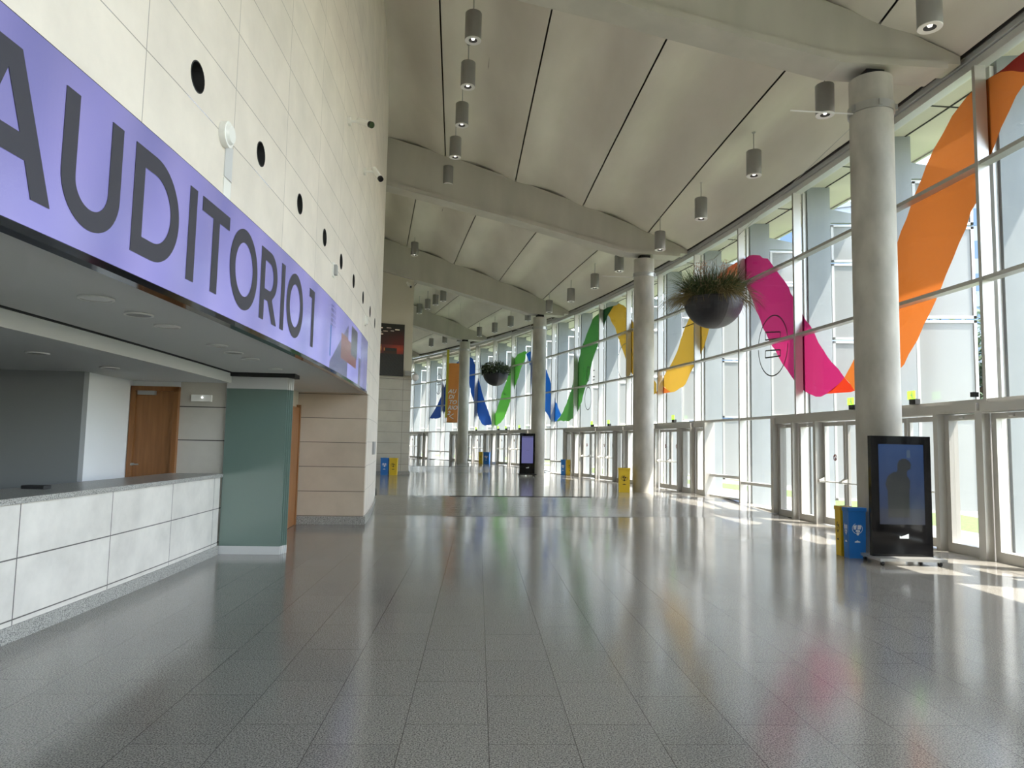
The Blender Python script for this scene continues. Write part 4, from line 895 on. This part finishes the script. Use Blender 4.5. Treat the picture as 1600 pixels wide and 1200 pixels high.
# near pair: blue with its corner toward the camera, yellow behind it
ang_ = math.atan2(.04, 1)
bin_((5.42, 11.48, 0), R(38)*0+R(2), 'blue', 'blue recycling bin with white pictogram beside the big kiosk', .29, .19)
bin_((5.40, 11.72, 0), R(2), 'yellow', 'yellow recycling bin behind the blue one by the nearest column', .20, .19)
for n_ in (): pass
bin_((-5.93, 32.6, .2), R(1), 'blue', 'blue recycling bin against the far stone wall', .36, .3, .78)
bin_((-5.53, 32.6, .2), R(1), 'yellow', 'yellow recycling bin against the far stone wall beside a blue one', .36, .3, .78)
bin_((3.58, 23.6, .2), R(-4), 'yellow', 'yellow recycling bin at the foot of the second column', .38, .3, .8)
bin_((2.78, 35.6, .2), R(-8), 'yellow', 'yellow recycling bin by the glass doors left of the second column', .42, .3, .8)
bin_((2.52, 35.7, .2), R(-8), 'blue', 'blue recycling bin tucked left of the yellow one by the glass doors', .22, .3, .8)
bin_((-1.78, 46.3, .4), R(-10), 'blue', 'blue recycling bin by the doors left of the far kiosk', .40, .3, .78)
bin_((-2.08, 46.4, .4), R(-10), 'yellow', 'yellow recycling bin half hidden by the farthest blue bin', .26, .3, .78)
# ================================================================== hanging cloth banner AUDITORIO 2
YB = 42.0; bx0, bx1 = -3.93, -3.18
t = thing('hanging_banner', 'long orange vertical banner reading AUDITORIO 2 by the farthest column', 'banner', (-3.6, YB, 2.9))
def cloth(x0, x1, z0, z1, y, name, mt, ph=0):
    m = MB(); n = 16
    for i in range(n):
        u0, u1 = x0+(x1-x0)*i/n, x0+(x1-x0)*(i+1)/n; f = lambda u: y+.012*math.sin((u-x0)*14+ph)
        m.add([(u0, f(u0), z0), (u1, f(u1), z0), (u1+.03, f(u1), z1), (u0+.03, f(u0), z1)], [(0,1,2,3)])
    return m.build(name, mt, t, smooth=True)
cloth(bx0+.10, bx1, 2.93, 6.45, YB, 'orange_cloth', M['banner'])
cloth(bx0+.12, bx1+.03, 6.45, 7.2, YB, 'clear_top', M['glass'])
cloth(bx0, bx0+.14, 3.2, 7.25, YB-.05, 'olive_strip', M['banner_olive'])
m = MB(); m.tube((bx0-.05,YB,2.92), (bx1+.02,YB,2.92), .015).tube((bx0,YB,7.25), (bx1+.06,YB,7.25), .018); m.build('poles', M['steel'], t)
m = MB(); m.tube((bx0+.05,YB,7.25), (bx0+.05,YB,10.5), .006, 6).tube((bx1,YB,7.25), (bx1,YB,10.4), .006, 6); m.build('hanging_wires', M['steel'], t)
def text_mesh(s, size, loc, parent, mt, name, shear=.3, ex=.002):
    cu = bpy.data.curves.new(name, 'FONT'); cu.body = s; cu.size = size; cu.shear = shear; cu.offset = .007; cu.extrude = ex; cu.resolution_u = 3
    ob = bpy.data.objects.new(name, cu); COL.objects.link(ob); dg = bpy.context.evaluated_depsgraph_get(); me = bpy.data.meshes.new_from_object(ob.evaluated_get(dg)); bpy.data.objects.remove(ob)
    Mx = Matrix.Translation(Vector(loc)-root_loc(parent))@Matrix.Rotation(PI/2, 4, 'X'); me.transform(Mx); me.materials.clear(); me.materials.append(mt)
    o = bpy.data.objects.new(name, me); COL.objects.link(o); o.parent = parent; return o
for i, (s_, x_) in enumerate([('AU', .0), ('DI', .02), ('TO', .04), ('RIO', -.0), ('2', -.02)]):
    text_mesh(s_, .33, (bx0+.15+x_, YB-.03, 4.66-i*.322), t, M['white_ink'], 'lettering_%s' % ['au','di','to','rio','two'][i])
MB().prism([(.5,3.12),(.52,3.16),(.30,3.28),(.52,3.42),(.50,3.46),(.24,3.28)], lambda u, v: (bx0+u, YB-.03, v), (0,.004,0)).build('arrow', M['white_ink'], t)
print('objects', len(bpy.data.objects))
